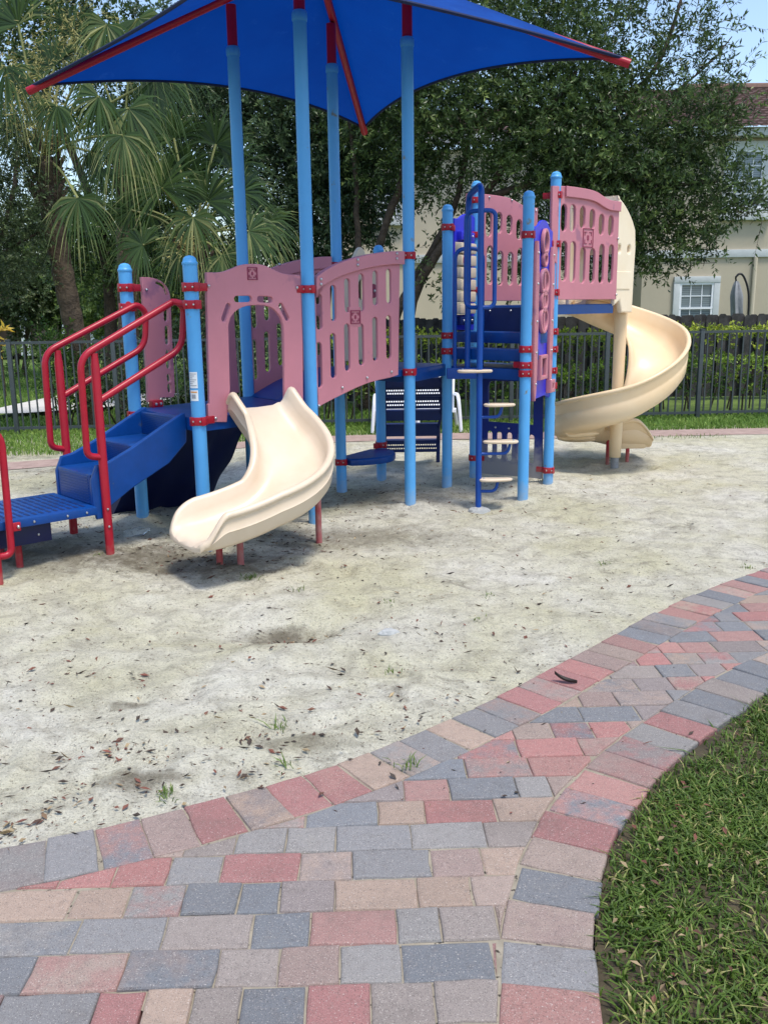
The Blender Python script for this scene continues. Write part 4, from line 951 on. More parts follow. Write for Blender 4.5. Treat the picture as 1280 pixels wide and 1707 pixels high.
b = MB(); b.board(f, [(um - .10, hz(1008)), (um + .10, hz(1008)), (um + .10, hz(895)), (um - .10, hz(895))], [[(um - .06, hz(990)), (um + .06, hz(990)), (um + .06, hz(912)), (um - .06, hz(912))]], .04, .03, .008); b.build("slot_frame", M['pink'], mp)
b = MB(); b.board(f, [(L_ - .19, hz(1078)), (L_ - .06, hz(1078)), (L_ - .06, hz(1018)), (L_ - .19, hz(1018))], [[(L_ - .145, hz(1058)), (L_ - .105, hz(1058)), (L_ - .105, hz(1036)), (L_ - .145, hz(1036))]], .05, .035, .008); b.build("latch_box", M['pink'], mp)

# --- roller panel on the back left edge
f = F('P4', 'P5'); zz_ = lambda L: Z(740, 290, 200 / 1264, L)
bk = f.P(zz_(smooth_poly([(100, 462), (140, 470), (185, 430), (235, 410), (290, 430), (330, 480), (370, 545)], 2) + [(372, 600), (345, 1640), (90, 1640)])); bk = [(min(max(PR + .008, u), f.L - PR - .008), z) for u, z in bk]
ua, ub = f.L * .22, f.L * .80; zt, zb = f.uz(*zz_([(240, 725)])[0])[1], f.uz(*zz_([(200, 1480)])[0])[1]
b = MB(); b.board(f, bk, [[(ua, zb), (ub, zb), (ub, zt), (ua, zt)]], .022, 0, .004); rp_ = b.build("roller_panel", M['violet'], PS)
hb_ = (zt - zb) / 6
for i in range(6):
    zc = zt - hb_ * (i + .5); b = MB(); b.box(f.w((ua + ub) / 2, zc, .0), (ub - ua - .02, .13, hb_ - .012), (f.d, f.n, (0, 0, 1)), bev=.014); blk = b.build("roller_block", M['tan'], rp_)
    if i == 1:
        b = MB(); fo = .0675; uc = ua + (ub - ua) * .27; r8 = .048
        b.board(f, [(uc + r8 * math.cos(t), zc + r8 * math.sin(t)) for t in np.linspace(math.pi / 8, 2 * math.pi + math.pi / 8, 8, False)], (), .003, fo, .0008); b.build("stop_sign", mat("stop_red", lin(190, 40, 40), .5, .03, 9, 0), blk)
        cu = bpy.data.curves.new("stop_text", 'FONT'); cu.body = "STOP"; cu.size = .034; cu.align_x = 'CENTER'; cu.align_y = 'CENTER'; cu.extrude = .0006
        t_ = bpy.data.objects.new("tmp_text", cu); COL.objects.link(t_); dg = bpy.context.evaluated_depsgraph_get(); me_ = bpy.data.meshes.new_from_object(t_.evaluated_get(dg)); bpy.data.objects.remove(t_)
        o0 = origin_of(PS); mw = Matrix(((f.d[0], 0, f.n[0], 0), (f.d[1], 0, f.n[1], 0), (0, 1, 0, 0), (0, 0, 0, 1))); p_ = f.w(uc, zc, fo + .003); mw.translation = (p_[0] - o0.x, p_[1] - o0.y, p_[2] - o0.z); me_.transform(mw); me_.materials.append(M['white'])
        to_ = bpy.data.objects.new("lettering", me_); COL.objects.link(to_); to_.parent = blk
for zc in (zt + .05, zb - .05):
    b = MB(); b.box(f.w((ua + ub) / 2, zc, .03), (ub - ua - .06, .05, .07), (f.d, f.n, (0, 0, 1)), bev=.008); bo = b.build("bracket", M['violet'] if zc > zb else M['navydk'], rp_); bolts(f, [(ua + .08, zc), (ub - .08, zc)], .058, bo)

# --- ground-level play panel under the high deck
f = Plane(PP['P5'], PP['P7']); s_ = 200 / 1004; zz_ = lambda L: Z(740, 540, s_, L)
hz = lambda x, y: f.uz(*zz_([(x, y)])[0])
outl = [hz(262, 425), hz(640, 432), hz(832, 470), hz(825, 1296), hz(620, 1275), hz(262, 1245)]; outl = [(min(max(PR + .01, u), f.L - PR - .01), z) for u, z in outl]
arch = [hz(372, 815), hz(375, 520)] + smooth_poly([hz(378, 505), hz(385, 480), hz(420, 474)], 1) + [hz(700, 480)] + smooth_poly([hz(735, 482), hz(752, 500), hz(754, 530)], 1) + [hz(750, 845), hz(560, 828)]
hs = []
for x, y0, y1 in ((385, 890, 1122), (463, 898, 1132), (548, 905, 1146), (640, 915, 1155), (733, 925, 1168)): ua_, za_ = hz(x, y0); ub_, zb_ = hz(x, y1); hs.append(capsule((ua_ + ub_) / 2, zb_, za_, .026))
b = MB(); b.board(f, outl, [arch] + hs, .025, .0, .004); gp = b.build("ground_panel", dusty(mat("navy_dusty_panel", lin(10, 36, 120), .5, .12, 4, .1, 200), .24, .6), PS); bolts(f, [hz(437, 862), hz(549, 872), hz(800, 520)], .016, gp)
# --- pole climber with cream steps
base = gnd(798, 852, -.06); Yp = 7.12; PB = at(797, 850, Yp); PBx, PBy = PB[0], PB[1]
q_ = lambda px, py, Y=Yp: at(px, py, Y)
top = q_(803, 312); b = MB()
lft = PP['P4'] + (PP['P6'] - PP['P4']) * .27; Yl = lft[1] - .03
p_l0 = np.array([q_(779, 612, Yl)[0], Yl, DECK2 - .03]); zt_ = q_(803, 306)[2]
pole = bend([p_l0, np.array([p_l0[0], Yl, zt_ - .02]), np.array([PBx, Yp, zt_]), np.array([PBx, Yp, -.15])], .11, 9)
b.tube(pole, .024, 14); pc = b.build("pole_climber", M['bar'], PS, smooth=60)
zA, zB = q_(812, 350)[2], q_(812, 512)[2]; hw_ = q_(825, 430)[0] - PBx
b = MB(); lp = [np.array([PBx, Yp, zA]), np.array([PBx + hw_, Yp, zA]), np.array([PBx + hw_, Yp, zB]), np.array([PBx, Yp, zB])]
b.tube(bend([lp[0] + (-.0, 0, 0)] + lp[1:3] + [lp[3]], .085, 8), .0165, 12)
b.tube(bend([lp[0], np.array([PBx - hw_ * .95, Yp + .1, zA]), np.array([PBx - hw_ * .95, Yp + .1, zB]), lp[3]], .085, 8), .0165, 12); b.build("grip_loop", M['bar'], pc, smooth=60)
b = MB(); xl = q_(758, 600, Yl)[0]; xr = q_(803, 600, Yl)[0]; zt2 = q_(780, 414, Yl)[2]
b.tube(bend([(xl, Yl, DECK2 - .06), (xl, Yl, zt2), (xr, Yl, zt2), (xr, Yl, DECK2 - .06)], .09, 8), .0165, 12); b.build("grip_loop", M['bar'], pc, smooth=60)
b = MB(); b.box(((xl + PBx) / 2 + .03, Yl - .035, DECK2 - .07), (abs(xr - xl) + .12, .05, .09), bev=.008); b.build("mounting_plate", M['bar'], pc)
for x0, x1, y, flip in ((762, 821, 615.5, 1), (806, 859, 672.5, 1), (805, 864, 734, -1), (798, 854, 797, 1)):
    z = q_(830, y)[2]; xa, xb = q_(x0, y)[0], q_(x1, y)[0]; big, sm = (.075, .042) if flip > 0 else (.042, .078)
    pts = smooth_poly([(xa, Yp - big), (xb, Yp - sm), (xb, Yp + sm), (xa, Yp + big)], 3, True); b = MB(); n = len(pts); P = ccw(pts, True)
    for ins, dz in ((.008, -.022), (0, -.014), (0, -.006), (.008, 0)): b.v += [(x_, y_, z + dz) for x_, y_ in inset(P, ins)]
    for r_ in range(3): b.f += [(r_ * n + k, r_ * n + (k + 1) % n, (r_ + 1) * n + (k + 1) % n, (r_ + 1) * n + k) for k in range(n)]
    b.f += [tuple(range(3 * n, 4 * n)), tuple(range(n))[::-1]]; b.m = [0] * len(b.f)
    b.ball(((xa if flip > 0 else xb) + (.04 if flip > 0 else -.04), Yp - .01, z), .010, 1)
    s2 = b.build("step", [M['cream'], M['bolt']], pc)
    if y > 640:
        xm = xa * .5 + xb * .5 if flip > 0 else xa * .3 + xb * .7
        b = MB(); b.tube(bend([(PBx + .01, Yp, z - .105), (xm, Yp, z - .105), (xm + .02, Yp, z - .02)], .08, 6), .0125, 10); b.build("step_arm", M['bar'], s2, smooth=60)
g_ = at(800, 868, Yp - .02); b = MB()
b.lathe((PBx, Yp - .01, float(gh(PBx, Yp)) - .03), [(.10, 0), (.095, .03), (.075, .055), (.03, .07)], 11)
b.v = [(x + RNG.normal(0, .006), y + RNG.normal(0, .006), z + RNG.normal(0, .005)) for x, y, z in b.v]; b.build("concrete_footing", M['concf'], pc, smooth=20)

# --- spiral slide
SC = np.array(gnd(1024, 776)[:2]); rc = .37; wSp = .50
dE = np.array([.73, .68]); dE /= np.linalg.norm(dE); a0 = math.atan2(dE[0], -dE[1]) ; aS = math.atan2(dE[0] * 1.0, -dE[1] * 1.0)
aS = math.atan2(dE[0], -dE[1]); aS = math.atan2(dE[0], -dE[1])
aS = math.atan2(dE[0], -dE[1]) if False else math.atan2(dE[0] * 1, -dE[1] * 1)
# travelling clockwise seen from above: heading d at angle a satisfies d = (sin a, -cos a)
aS = math.atan2(dE[0], -dE[1])
ENT = .42; TURN = aS - R_(-270); EXL = .40; TOTS = ENT + rc * TURN + EXL
def spath(t):
    if t < ENT: p = SC + rc * np.array([math.cos(aS), math.sin(aS)]) - dE * (ENT - t); return p, math.atan2(dE[1], dE[0])
    if t < ENT + rc * TURN:
        a = aS - (t - ENT) / rc; return SC + rc * np.array([math.cos(a), math.sin(a)]), math.atan2(-math.cos(a), math.sin(a))
    a = aS - TURN; d = np.array([math.sin(a), -math.cos(a)]); return SC + rc * np.array([math.cos(a), math.sin(a)]) + d * (t - ENT - rc * TURN), math.atan2(d[1], d[0])
tab_a = [aS + 1.2, aS, R_(90), R_(0), R_(-90), R_(-180), R_(-270), R_(-330)]; tab_z = [DECK3 - .005, 1.52, 1.36, 1.05, .585, .35, .235, .215]
def zspi(u):
    t = u * TOTS; a = aS + (ENT - t) / rc
    return float(np.interp(-a, [-x for x in tab_a], tab_z))
_us = np.linspace(0, 1, 200); _zs = np.array([zspi(u) for u in _us]); 
for _ in range(30): _zs[1:-1] = (_zs[:-2] + 2 * _zs[1:-1] + _zs[2:]) / 4
zspi2 = lambda u: float(np.interp(u, _us, _zs))
def prof_sp(u):
    t = u * TOTS; w = wSp / 2; ex = max(0., min(1., (t - (ENT + rc * TURN) + .25) / .5)); ln_ = max(0., (u - .93) / .07)
    ho = .27 * (1 - .80 * ln_ ** 2); hi_ = (.10 + .15 * ex) * (1 - .80 * ln_ ** 2); 
    def side(sg, h):
        return [(sg * (w - .15), .0), (sg * (w - .09), .018), (sg * (w - .045), .06 * h / .2), (sg * (w - .022), h * .55), (sg * (w - .014), h - .02), (sg * (w - .004), h - .004), (sg * (w + .012), h), (sg * (w + .028), h - .008), (sg * (w + .032), h - .022), (sg * (w + .026), h - .038), (sg * (w + .014), h - .045), (sg * (w + .012), h * .55), (sg * (w + .006), h * .5), (sg * (w + .012), h * .45), (sg * (w + .002), .0), (sg * (w - .03), -.045), (sg * (w - .09), -.07)]
    return [(0, 0)] + side(1, hi_) + [(0, -.075)] + side(-1, ho)[::-1]
V, Fs = trough(spath, zspi2, TOTS, prof_sp, 130); b = MB(); b.add(V, [q[::-1] for q in Fs]); spo = b.build("spiral_slide", M['cream2'], PS, smooth=62, recalc=True)
m_ = spo.modifiers.new("soft", 'BEVEL'); m_.width = .01; m_.segments = 2; m_.limit_method = 'ANGLE'; m_.angle_limit = R_(55)
# stiffening ribs under the lowest turn
for a_, w_ in ((-160, .05), (-182, .05), (-204, .05)):
    P3 = []
    for k in range(9):
        rr = rc - .17 + .40 * k / 8; a = R_(a_ + 6 * math.sin(k / 8 * 3)); u = (ENT + (aS - a) * rc) / TOTS; P3.append((*(SC + rr * np.array([math.cos(a), math.sin(a)])), zspi2(u) - .072 + (.06 if k == 8 else 0) + .0))
    b = MB(); b.tube(P3, .02, 8, radii=[.008, .022, .03, .034, .034, .034, .03, .022, .008]); b.build("rib", M['cream2'], spo, smooth=60)
b = MB(); b.lathe((*SC, 0), [(.052, .085), (.056, .09), (.062, .35), (.055, .9), (.058, 1.2), (.066, 1.5), (.07, 1.62), (.05, 1.66)], 22); b.build("column", M['cream2'], spo, smooth=50)
b = MB(); b.lathe((*SC, 0), [(.040, -.2), (.040, .10)], 16); b.build("base_pipe", M['steel'], spo)
for px, py in ((1012, 772), (1045, 771)):
    g_ = gnd(px, py); b = MB(); b.tube([(g_[0], g_[1], -.2), (g_[0], g_[1], .24)], .019, 10); b.build("leg", M['red'], spo)
b = MB(); lg = at(1040, 748, SC[1] + .25); b.box((lg[0] + .03, SC[1] + .22, .19), (.34, .16, .10), bev=.03); b.build("foot_block", M['cream2'], spo)
# hood round the entry
ca = PP['E7'] * 1; 
f = Plane(E7, E7 + dE * 1.0); zz_ = lambda L: Z(860, 270, 420 / 1280, L)
hood = f.P(zz_([(440, 184), (470, 172)] + smooth_poly([(505, 168), (545, 215), (580, 285), (597, 345)], 2) + [(598, 440), (590, 560), (584, 680), (579, 765), (524, 765), (514, 705), (495, 722), (440, 730)])); hood = [(max(-.02, u), z) for u, z in hood]
h1 = f.uz(*zz_([(514, 440)])[0]); h2 = f.uz(*zz_([(563, 443)])[0])
b = MB(); b.board(f, hood, [capsule(h1[0], h1[1] - .035, h1[1] + .035, .022), capsule(h2[0], h2[1] - .035, h2[1] + .035, .022)], .05, .0, .016); hd = b.build("hood", M['cream3'], spo)
b = MB(); z0h = f.uz(*zz_([(514, 555)])[0])[1]
b.board(f, [(h1[0] - .06, z0h - .16), (h2[0] + .03, z0h - .16), (h2[0] + .05, z0h), (h1[0] - .07, z0h)], (), .014, .025, .006); b.build("hood_rib", M['cream3'], hd)
E5h = E5 + (E7 - E5) * .40; f3 = Plane(E5h, E5h + dE * 1.0); b = MB(); b.board(f3, hood, (), .05, .0, .016); b.build("hood_side", M['cream3'], hd)
hp = [p for p in hood if p[1] > 1.95]; b = MB(); n = len(hp); V = []
for u, z in hp:
    for th_ in (0, -.04):
        V += [f.w(u, z + th_, -.0), f3.w(u, z + th_, 0)]
b.add(V, [q for i in range(n - 1) for q in ((4 * i, 4 * i + 1, 4 * i + 5, 4 * i + 4), (4 * i + 2, 4 * i + 6, 4 * i + 7, 4 * i + 3))]); b.build("hood_top", M['cream3'], hd, smooth=60)

# ------------------------------------------------------------------ fences
FT = thing("metal_fence", (FA[0], FA[1], 0), "bronze metal picket fence running right across behind the sand", "fence")
def fpt(s, z, off=0): q = FA + FD * s + FN * off; return np.array([q[0], q[1], z])
axf = ((FD[0], FD[1], 0), (FN[0], FN[1], 0), (0, 0, 1)); FH = 1.19; s0, s1 = -2.2, 13.6
for z in (FH - .02, .07):
    b = MB(); b.box(fpt((s0 + s1) / 2, z), (s1 - s0, .028, .034), axf); b.build("rail", M['fence'], FT)
sA = float((gnd(32, 721)[:2] - FA) @ FD)
posts = [sA + 1.315 * k for k in range(-1, 9) if s0 < sA + 1.315 * k < s1]
for s_ in posts:
    b = MB(); b.box(fpt(s_, FH / 2 - .05), (.055, .055, FH + .12), axf, bev=.004); b.box(fpt(s_, FH + .015), (.064, .064, .016), axf, bev=.004); b.build("post", M['fence'], FT)
b = MB(); k = 0; s_ = s0
while s_ < s1:
    if min(abs(s_ - p) for p in posts) > .04: b.box(fpt(s_, FH / 2 + .01), (.018, .018, FH - .05), axf)
    s_ += .1011
b.build("picket_panel", M['fence'], FT)
# shadow-box board fence further back
YW = 16.5; xw0, xw1 = at(520, 600, YW)[0], at(1560, 600, YW)[0]; TW = 1.345
WT = thing("board_fence", (xw0, YW, 0), "weathered dark grey board fence behind the hedges in front of the beige house", "fence")
b = MB(); x = xw0; k = 0
while x < xw1:
    w_ = .138 + RNG.uniform(-.004, .004); h_ = TW + RNG.uniform(-.02, .02); y = YW - .03 if k % 2 == 0 else YW + .045; th = .02
    pts = [(x, -.1), (x + w_, -.1), (x + w_, h_ - .035), (x + w_ - .03, h_), (x + .03, h_), (x, h_ - .035)]
    V = [(u + RNG.normal(0, .001), y - th / 2, z) for u, z in pts] + [(u, y + th / 2, z) for u, z in pts]; n = 6
    b.add(V, [tuple(range(n)), tuple(range(n, 2 * n))[::-1]] + [(j, n + j, n + (j + 1) % n, (j + 1) % n) for j in range(n)]); x += w_ * .82; k += 1
b.build("board_panel", M['wood'], WT, smooth=0, recalc=True)
for z in (.3, 1.18):
    b = MB(); b.box(((xw0 + xw1) / 2, YW + .008, z), (xw1 - xw0, .05, .09)); b.build("rail", M['wood'], WT)

# ------------------------------------------------------------------ beige house on the right
YH = 22.0
HT = thing("beige_house", (at(1150, 500, YH)[0], YH, 0), "two-storey beige stucco house with white trim behind the oak tree on the right", "house")
hx = lambda px, Y=YH: at(px, 500, Y)[0]
hzz = lambda py, px=1150, Y=YH: at(px, py, Y)[2]
xl, xr = hx(1068), hx(1620); ze = hzz(222, 1240)
b = MB(); b.box(((xl + xr) / 2, YH + 2.6, ze / 2 - .1), (xr - xl, 5.2, ze + .2)); b.build("wall", M['stucco'], HT)
YL = 23.6; xl2 = hx(540, YL); b = MB(); b.box(((xl2 + xl) / 2, YL + 1.9, ze / 2 - .1), (xl - xl2 - .01, 3.8, ze + .19)); b.build("wall", M['stucco2'], HT)
def band(px0, px1, y0, y1, Y, dep=.05, name="trim_band"):
    z1, z0 = hzz(y0, (px0 + px1) / 2, Y), hzz(y1, (px0 + px1) / 2, Y); x0, x1 = hx(px0, Y), hx(px1, Y)
    b = MB(); b.box(((x0 + x1) / 2, Y - dep / 2, (z0 + z1) / 2), (x1 - x0, dep - .004, z1 - z0), bev=.006); return b.build(name, M['trim'], HT)
band(1072, 1610, 414, 427, YH); band(545, 1052, 423, 437, YL)
def window(px0, px1, y0, y1, Y, t=10, sill=True, m='glass', dep=.07, grid=(3, 2), arch=False):
    x0, x1 = hx(px0, Y), hx(px1, Y); pm = (px0 + px1) / 2; z1, z0 = hzz(y0, pm, Y), hzz(y1, pm, Y); tw = t / 1520 * Y
    b = MB(); xm, zm, w, h = (x0 + x1) / 2, (z0 + z1) / 2, x1 - x0, z1 - z0
    for sx_ in (-1, 1): b.box((xm + sx_ * (w + tw) / 2, Y - dep / 2, zm), (tw, dep, h), bev=.008)
    for sz_ in (-1, 1): b.box((xm, Y - dep / 2 - .004, zm + sz_ * (h + tw) / 2), (w + 2 * tw, dep + .008, tw), bev=.008)
    wo = b.build("window", M['trim'], HT)
    b = MB(); fr = .045; yy = Y - .03
    for sx_ in (-1, 1): b.box((xm + sx_ * (w / 2 - fr / 2), yy, zm), (fr, .05, h))
    for z_ in (z0 + fr / 2, zm - h * .02, z1 - fr / 2): b.box((xm, yy - .002, z_), (w - .002, .054, fr))
    for i in range(1, grid[0]): b.box((x0 + w * i / grid[0], yy + .008, zm), (.02, .02, h - .01))
    for i in (.25, .73): b.box((xm, yy + .009, z0 + h * i), (w - .01, .02, .02))
    b.build("sash", M['white'], wo)
    b = MB(); b.box((xm, Y - .012, zm), (w, .012, h)); b.build("pane", M[m], wo)
    if sill: b = MB(); b.box((xm, Y - .07, z0 - tw * 1.0), (w + 2.6 * tw, .14, tw * .8), bev=.01); b.build("sill", M['trim'], wo)
window(1131, 1187, 471, 552, YH); window(1205, 1255, 250, 347, YH, 13, True, 'glass')
window(1330, 1400, 250, 347, YH, 13); window(1350, 1420, 471, 552, YH)
window(634, 664, 312, 362, YL, 9, True, 'glassdk'); window(905, 960, 300, 372, YL, 9, True, 'glassdk')
# flat dark panel painted as the shade of a covered entry between the wings
b = MB(); x0, x1 = hx(1046, YL), hx(1069.5, YL - 1.6) ; b.box((hx(1050, YL), YL - .02, 1.1), (.9, .03, 2.3)); b.build("entry_shade", M['dark'], HT)
b = MB(); b.tube([(hx(1253), YH - .05, .0), (hx(1253), YH - .05, hzz(428, 1253))], .05, 8); b.build("downspout", M['stucco2'], HT)
band(1060, 1620, 214, 228, YH, .34, "fascia"); band(540, 1066, 226, 240, YL, .34, "fascia")
# barrel-tile roof
def roof(x0, x1, ya, za, yb, zb, m, name="roof"):
    rows_ = int(math.hypot(yb - ya, zb - za) / .33); cols = int((x1 - x0) / .055); xs_ = np.linspace(x0, x1, cols); V, Fs = [], []
    for r_ in range(rows_):
        for e_i, (t, lift) in enumerate(((r_ / rows_, .045), ((r_ + 1) / rows_, .0))):
            y, z = ya + (yb - ya) * t, za + (zb - za) * t
            w_ = .04 * np.abs(np.sin((xs_ - x0) / .22 * math.pi)) + RNG.normal(0, .004, cols)
            V.append(np.c_[xs_, np.full(cols, y), z + lift + w_])
    V = np.concatenate(V); k = np.arange(cols - 1)
    for r_ in range(2 * rows_ - 1): o = r_ * cols; Fs.append(np.c_[o + k, o + k + 1, o + cols + k + 1, o + cols + k])
    return npmesh(name, V, np.concatenate(Fs), M[m], HT)
zr = hzz(150, 1200, 27); roof(hx(1055), xr + .5, YH - .45, ze + .02, 27, zr, 'tile'); 
roof(xl2 - .4, xl + .3, YL - .45, ze + .0, 27.4, zr - .35, 'tile')
b = MB(); b.tube([(hx(1120, 27), 27, zr + .05), (xr + .5, 27, zr + .05)], .13, 10); b.build("roof_ridge", M['tileo'], HT)
# --- house at the far left
Y2 = 34.0; H2 = thing("brown_house", (at(90, 540, Y2)[0], Y2, 0), "low brown-sided house with white columns seen past the left end of the fence", "house")
x_ = lambda px: at(px, 540, Y2)[0]; z_ = lambda py: at(90, py, Y2)[2]
b = MB(); b.box(((x_(-60) + x_(330)) / 2, Y2 + 2, z_(500) / 2), (x_(330) - x_(-60), 4, z_(500))); b.build("wall", M['brownwall'], H2)
for px in (50, 118, 180 + 20, -5):
    b = MB(); b.box((x_(px), Y2 - .5, z_(500) / 2), (.26, .26, z_(500)), bev=.02); b.box((x_(px), Y2 - .5, .15), (.34, .34, .3), bev=.02); b.build("column", M['white'], H2)
b = MB(); 
for i in range(9): b.box((x_(84), Y2 - .03, .12 + .24 * i), (x_(113) - x_(56), .06, .225), bev=.02)
b.build("garage_door", mat("brown_garage_door", lin(128, 108, 96), .7, .08, 3, .1, 60), H2)
b = MB(); b.box((x_(170), Y2 - .02, z_(558)), (.62, .05, .62)); wo = b.build("window", M['glass'], H2)
b = MB()
for sx_ in (-1, 1): b.box((x_(170) + sx_ * .36, Y2 - .05, z_(558)), (.13, .1, .9))
for sz_ in (-1, 1): b.box((x_(170), Y2 - .055, z_(558) + sz_ * .38), (.85, .11, .13))
b.build("frame", M['white'], wo)
b = MB(); b.add([(x_(-70), Y2 - .9, z_(500)), (x_(340), Y2 - .9, z_(500)), (x_(320), Y2 + 3, z_(500) + 1.5), (x_(-50), Y2 + 3, z_(500) + 1.5), (x_(-70), Y2 - .9, z_(500) - .15), (x_(340), Y2 - .9, z_(500) - .15)], [(0, 1, 2, 3), (4, 5, 1, 0)]); b.build("roof", M['tile'], H2, smooth=0)

# ------------------------------------------------------------------ foliage
def unit(v): return v / (np.linalg.norm(v, axis=-1, keepdims=True) + 1e-9)
class Leaves:
    def __init__(s, seed): s.r = np.random.default_rng(seed); s.V, s.T, s.n = [], [], 0; s.tw = []
    def quads(s, base, d, nr, ln, wd, tint):
        """diamond leaves: base point, direction, normal, length, width"""
        sd_ = unit(np.cross(d, nr)); ln = ln[:, None]; wd = wd[:, None]; mid = base + d * ln * .45
        lift = unit(nr) * wd * .18
        s.V.append(np.stack([base, mid + sd_ * wd * .5 + lift, base + d * ln, mid - sd_ * wd * .5 + lift], 1).reshape(-1, 3)); s.T.append(tint)
    def sprays(s, P, D, L, m, ll, lw, tint, droop=.15, twig=False):
        r = s.r; n = len(P); t = (np.arange(m) + r.random((n, m))) / m; t = .1 + .9 * t
        L = L[:, None]; pos = P[:, None] + D[:, None] * (L * t)[..., None]; pos[..., 2] -= droop * L * t ** 2
        rnd = unit(r.normal(size=(n, m, 3))); sd_ = unit(np.cross(np.repeat(D[:, None], m, 1), rnd)); d = unit(D[:, None] * (.45 + .5 * t[..., None]) + sd_ * .9 + r.normal(0, .2, (n, m, 3)))
        nr = unit(np.cross(d, unit(r.normal(size=(n, m, 3)))) + np.array([0, 0, .7]))
        sc = r.uniform(.7, 1.25, (n, m)); tn = np.clip(tint[:, None] + r.normal(0, .10, (n, m)) + .18 * (t - .6), 0, 1)
        s.quads(pos.reshape(-1, 3), d.reshape(-1, 3), nr.reshape(-1, 3), (ll * sc).ravel(), (lw * sc).ravel(), tn.ravel())
        if twig: s.tw.append((P, P + D * L - np.c_[np.zeros(n), np.zeros(n), (droop * L).ravel()]))
    def blob(s, c, R, dens, ll=.07, lw=.026, tint=.45, m=16, L=.38, flat=1., up=.15, droop=.2, twig=False, shell=.42):
        """leafy mass: centre, radius (or 3 radii); dens = sprays per square metre of silhouette"""
        r = s.r; R = np.array(R if hasattr(R, '__len__') else (R, R, R * flat), float); n = max(3, int(dens * 2.3 * math.pi * R[0] * R[2]))
        u = unit(r.normal(size=(n, 3))); q = r.random(n) ** shell; lump = 1 + .22 * np.sin(u[:, 0] * 5 + c[0] * 3) * np.sin(u[:, 2] * 6 + c[2] * 2) + .12 * r.normal(size=n)
        P = np.array(c) + u * R * (q * lump)[:, None]; D = unit(u * .7 + r.normal(0, .55, (n, 3)) + np.array([0, 0, up]))
        s.sprays(P - D * L * .3, D, L * r.uniform(.6, 1.25, n), m, ll, lw, np.clip(tint + r.normal(0, .13, n), 0, 1), droop, twig)
    def build(s, name, m, parent=None, wood=None):
        V = np.concatenate(s.V); n = len(V) // 4; Fq = np.arange(4 * n).reshape(n, 4); T = np.concatenate(s.T); mi = np.zeros(n, int); mats = [m]
        if s.tw and wood:
            P = np.concatenate([a for a, c in s.tw]); Q = np.concatenate([c for a, c in s.tw]); k = len(P); w_ = .004
            V2 = np.concatenate([np.stack([P - o, P + o, Q + o * .3, Q - o * .3], 1) for o in (np.array([w_, 0, 0]), np.array([0, 0, w_]))]).reshape(-1, 3)
            Fq = np.concatenate([Fq, 4 * n + np.arange(8 * k).reshape(-1, 4)]); V = np.concatenate([V, V2]); T = np.r_[T, np.zeros(2 * k)]; mi = np.r_[mi, np.ones(2 * k, int)]; mats = [m, wood]
        return npmesh(name, V, Fq, mats, parent, tint=T, mi=mi)
M['oak'] = leaf_mat("oak_leaves", lin(32, 46, 28), lin(82, 105, 58), lin(164, 180, 104), .3, .36)
M['oak2'] = leaf_mat("dark_evergreen_leaves", lin(30, 44, 30), lin(76, 98, 66), lin(148, 166, 114), .28, .38)
M['grey'] = leaf_mat("grey_green_leaves", lin(40, 54, 34), lin(76, 92, 58), lin(146, 158, 104), .3, .42)
M['light'] = leaf_mat("light_green_leaves", lin(62, 86, 44), lin(112, 138, 70), lin(168, 184, 112), .35, .45)
M['hedge'] = leaf_mat("hedge_leaves", lin(34, 58, 26), lin(72, 104, 42), lin(150, 176, 66), .3, .35)
M['hedgey'] = leaf_mat("yellow_green_hedge_leaves", lin(52, 70, 24), lin(110, 132, 44), lin(186, 196, 76), .3, .35)
M['palm'] = leaf_mat("palm_fans", lin(34, 54, 26), lin(76, 100, 50), lin(190, 186, 126), .3, .32)
def limbs(mb, paths, seed=0):
    r = np.random.default_rng(seed)
    for P, ra, rb in paths:
        P = [np.array(p, float) for p in smooth_poly(P, 2)]; n = len(P); P = [p + r.normal(0, ra * .10, 3) * (0 < i < n - 1) for i, p in enumerate(P)]
        mb.tube(P, ra, 12, radii=[(ra + (rb - ra) * i / (n - 1)) * (1 + r.normal(0, .04)) for i in range(n)])
def px3(L): return [tuple(at(x, y, Y)) for x, y, Y in L]

# --- big oak leaning over the right
T = thing("oak_tree", (at(735, 600, 14.6)[0], 14.6, 0), "large spreading oak with many leaning stems overhanging the beige house on the right", "tree")
tb = MB(); g0 = at(735, 640, 14.6); g0 = (g0[0], 14.6, -.1)
limbs(tb, [([(g0[0] - .62, 14.6, -.1)] + px3([(672, 560, 14.6), (697, 470, 14.6), (750, 395, 14.5), (808, 325, 14.4), (880, 230, 14.2), (960, 120, 14)]), .10, .03),
           ([(g0[0] - .72, 14.7, -.1)] + px3([(650, 560, 14.7), (676, 485, 14.8), (724, 412, 14.8), (770, 320, 14.9), (790, 150, 14.9)]), .085, .03),
           ([(g0[0] - 1.2, 15.0, -.1)] + px3([(608, 540, 15), (634, 400, 15), (666, 310, 15), (692, 220, 15), (700, 90, 15)]), .09, .03),
           ([(g0[0] - 1.3, 15.1, -.1)] + px3([(596, 520, 15.1), (598, 390, 15.2), (592, 290, 15.3), (580, 180, 15.3)]), .08, .02),
           (px3([(805, 330, 14.4), (900, 300, 14.0), (1000, 290, 13.6), (1100, 310, 13.2), (1200, 300, 12.9)]), .06, .015),
           (px3([(880, 230, 14.2), (1000, 190, 13.8), (1090, 130, 13.9), (1130, 20, 14), (1150, -60, 14)]), .05, .012),
           (px3([(1000, 190, 13.8), (1100, 170, 13.7), (1180, 110, 13.8), (1220, 60, 13.9)]), .025, .006),
           (px3([(1000, 290, 13.6), (1060, 370, 13.3), (1100, 430, 13.2)]), .03, .008)], 3)
tb.build("trunk", M['bark'], T, smooth=70)
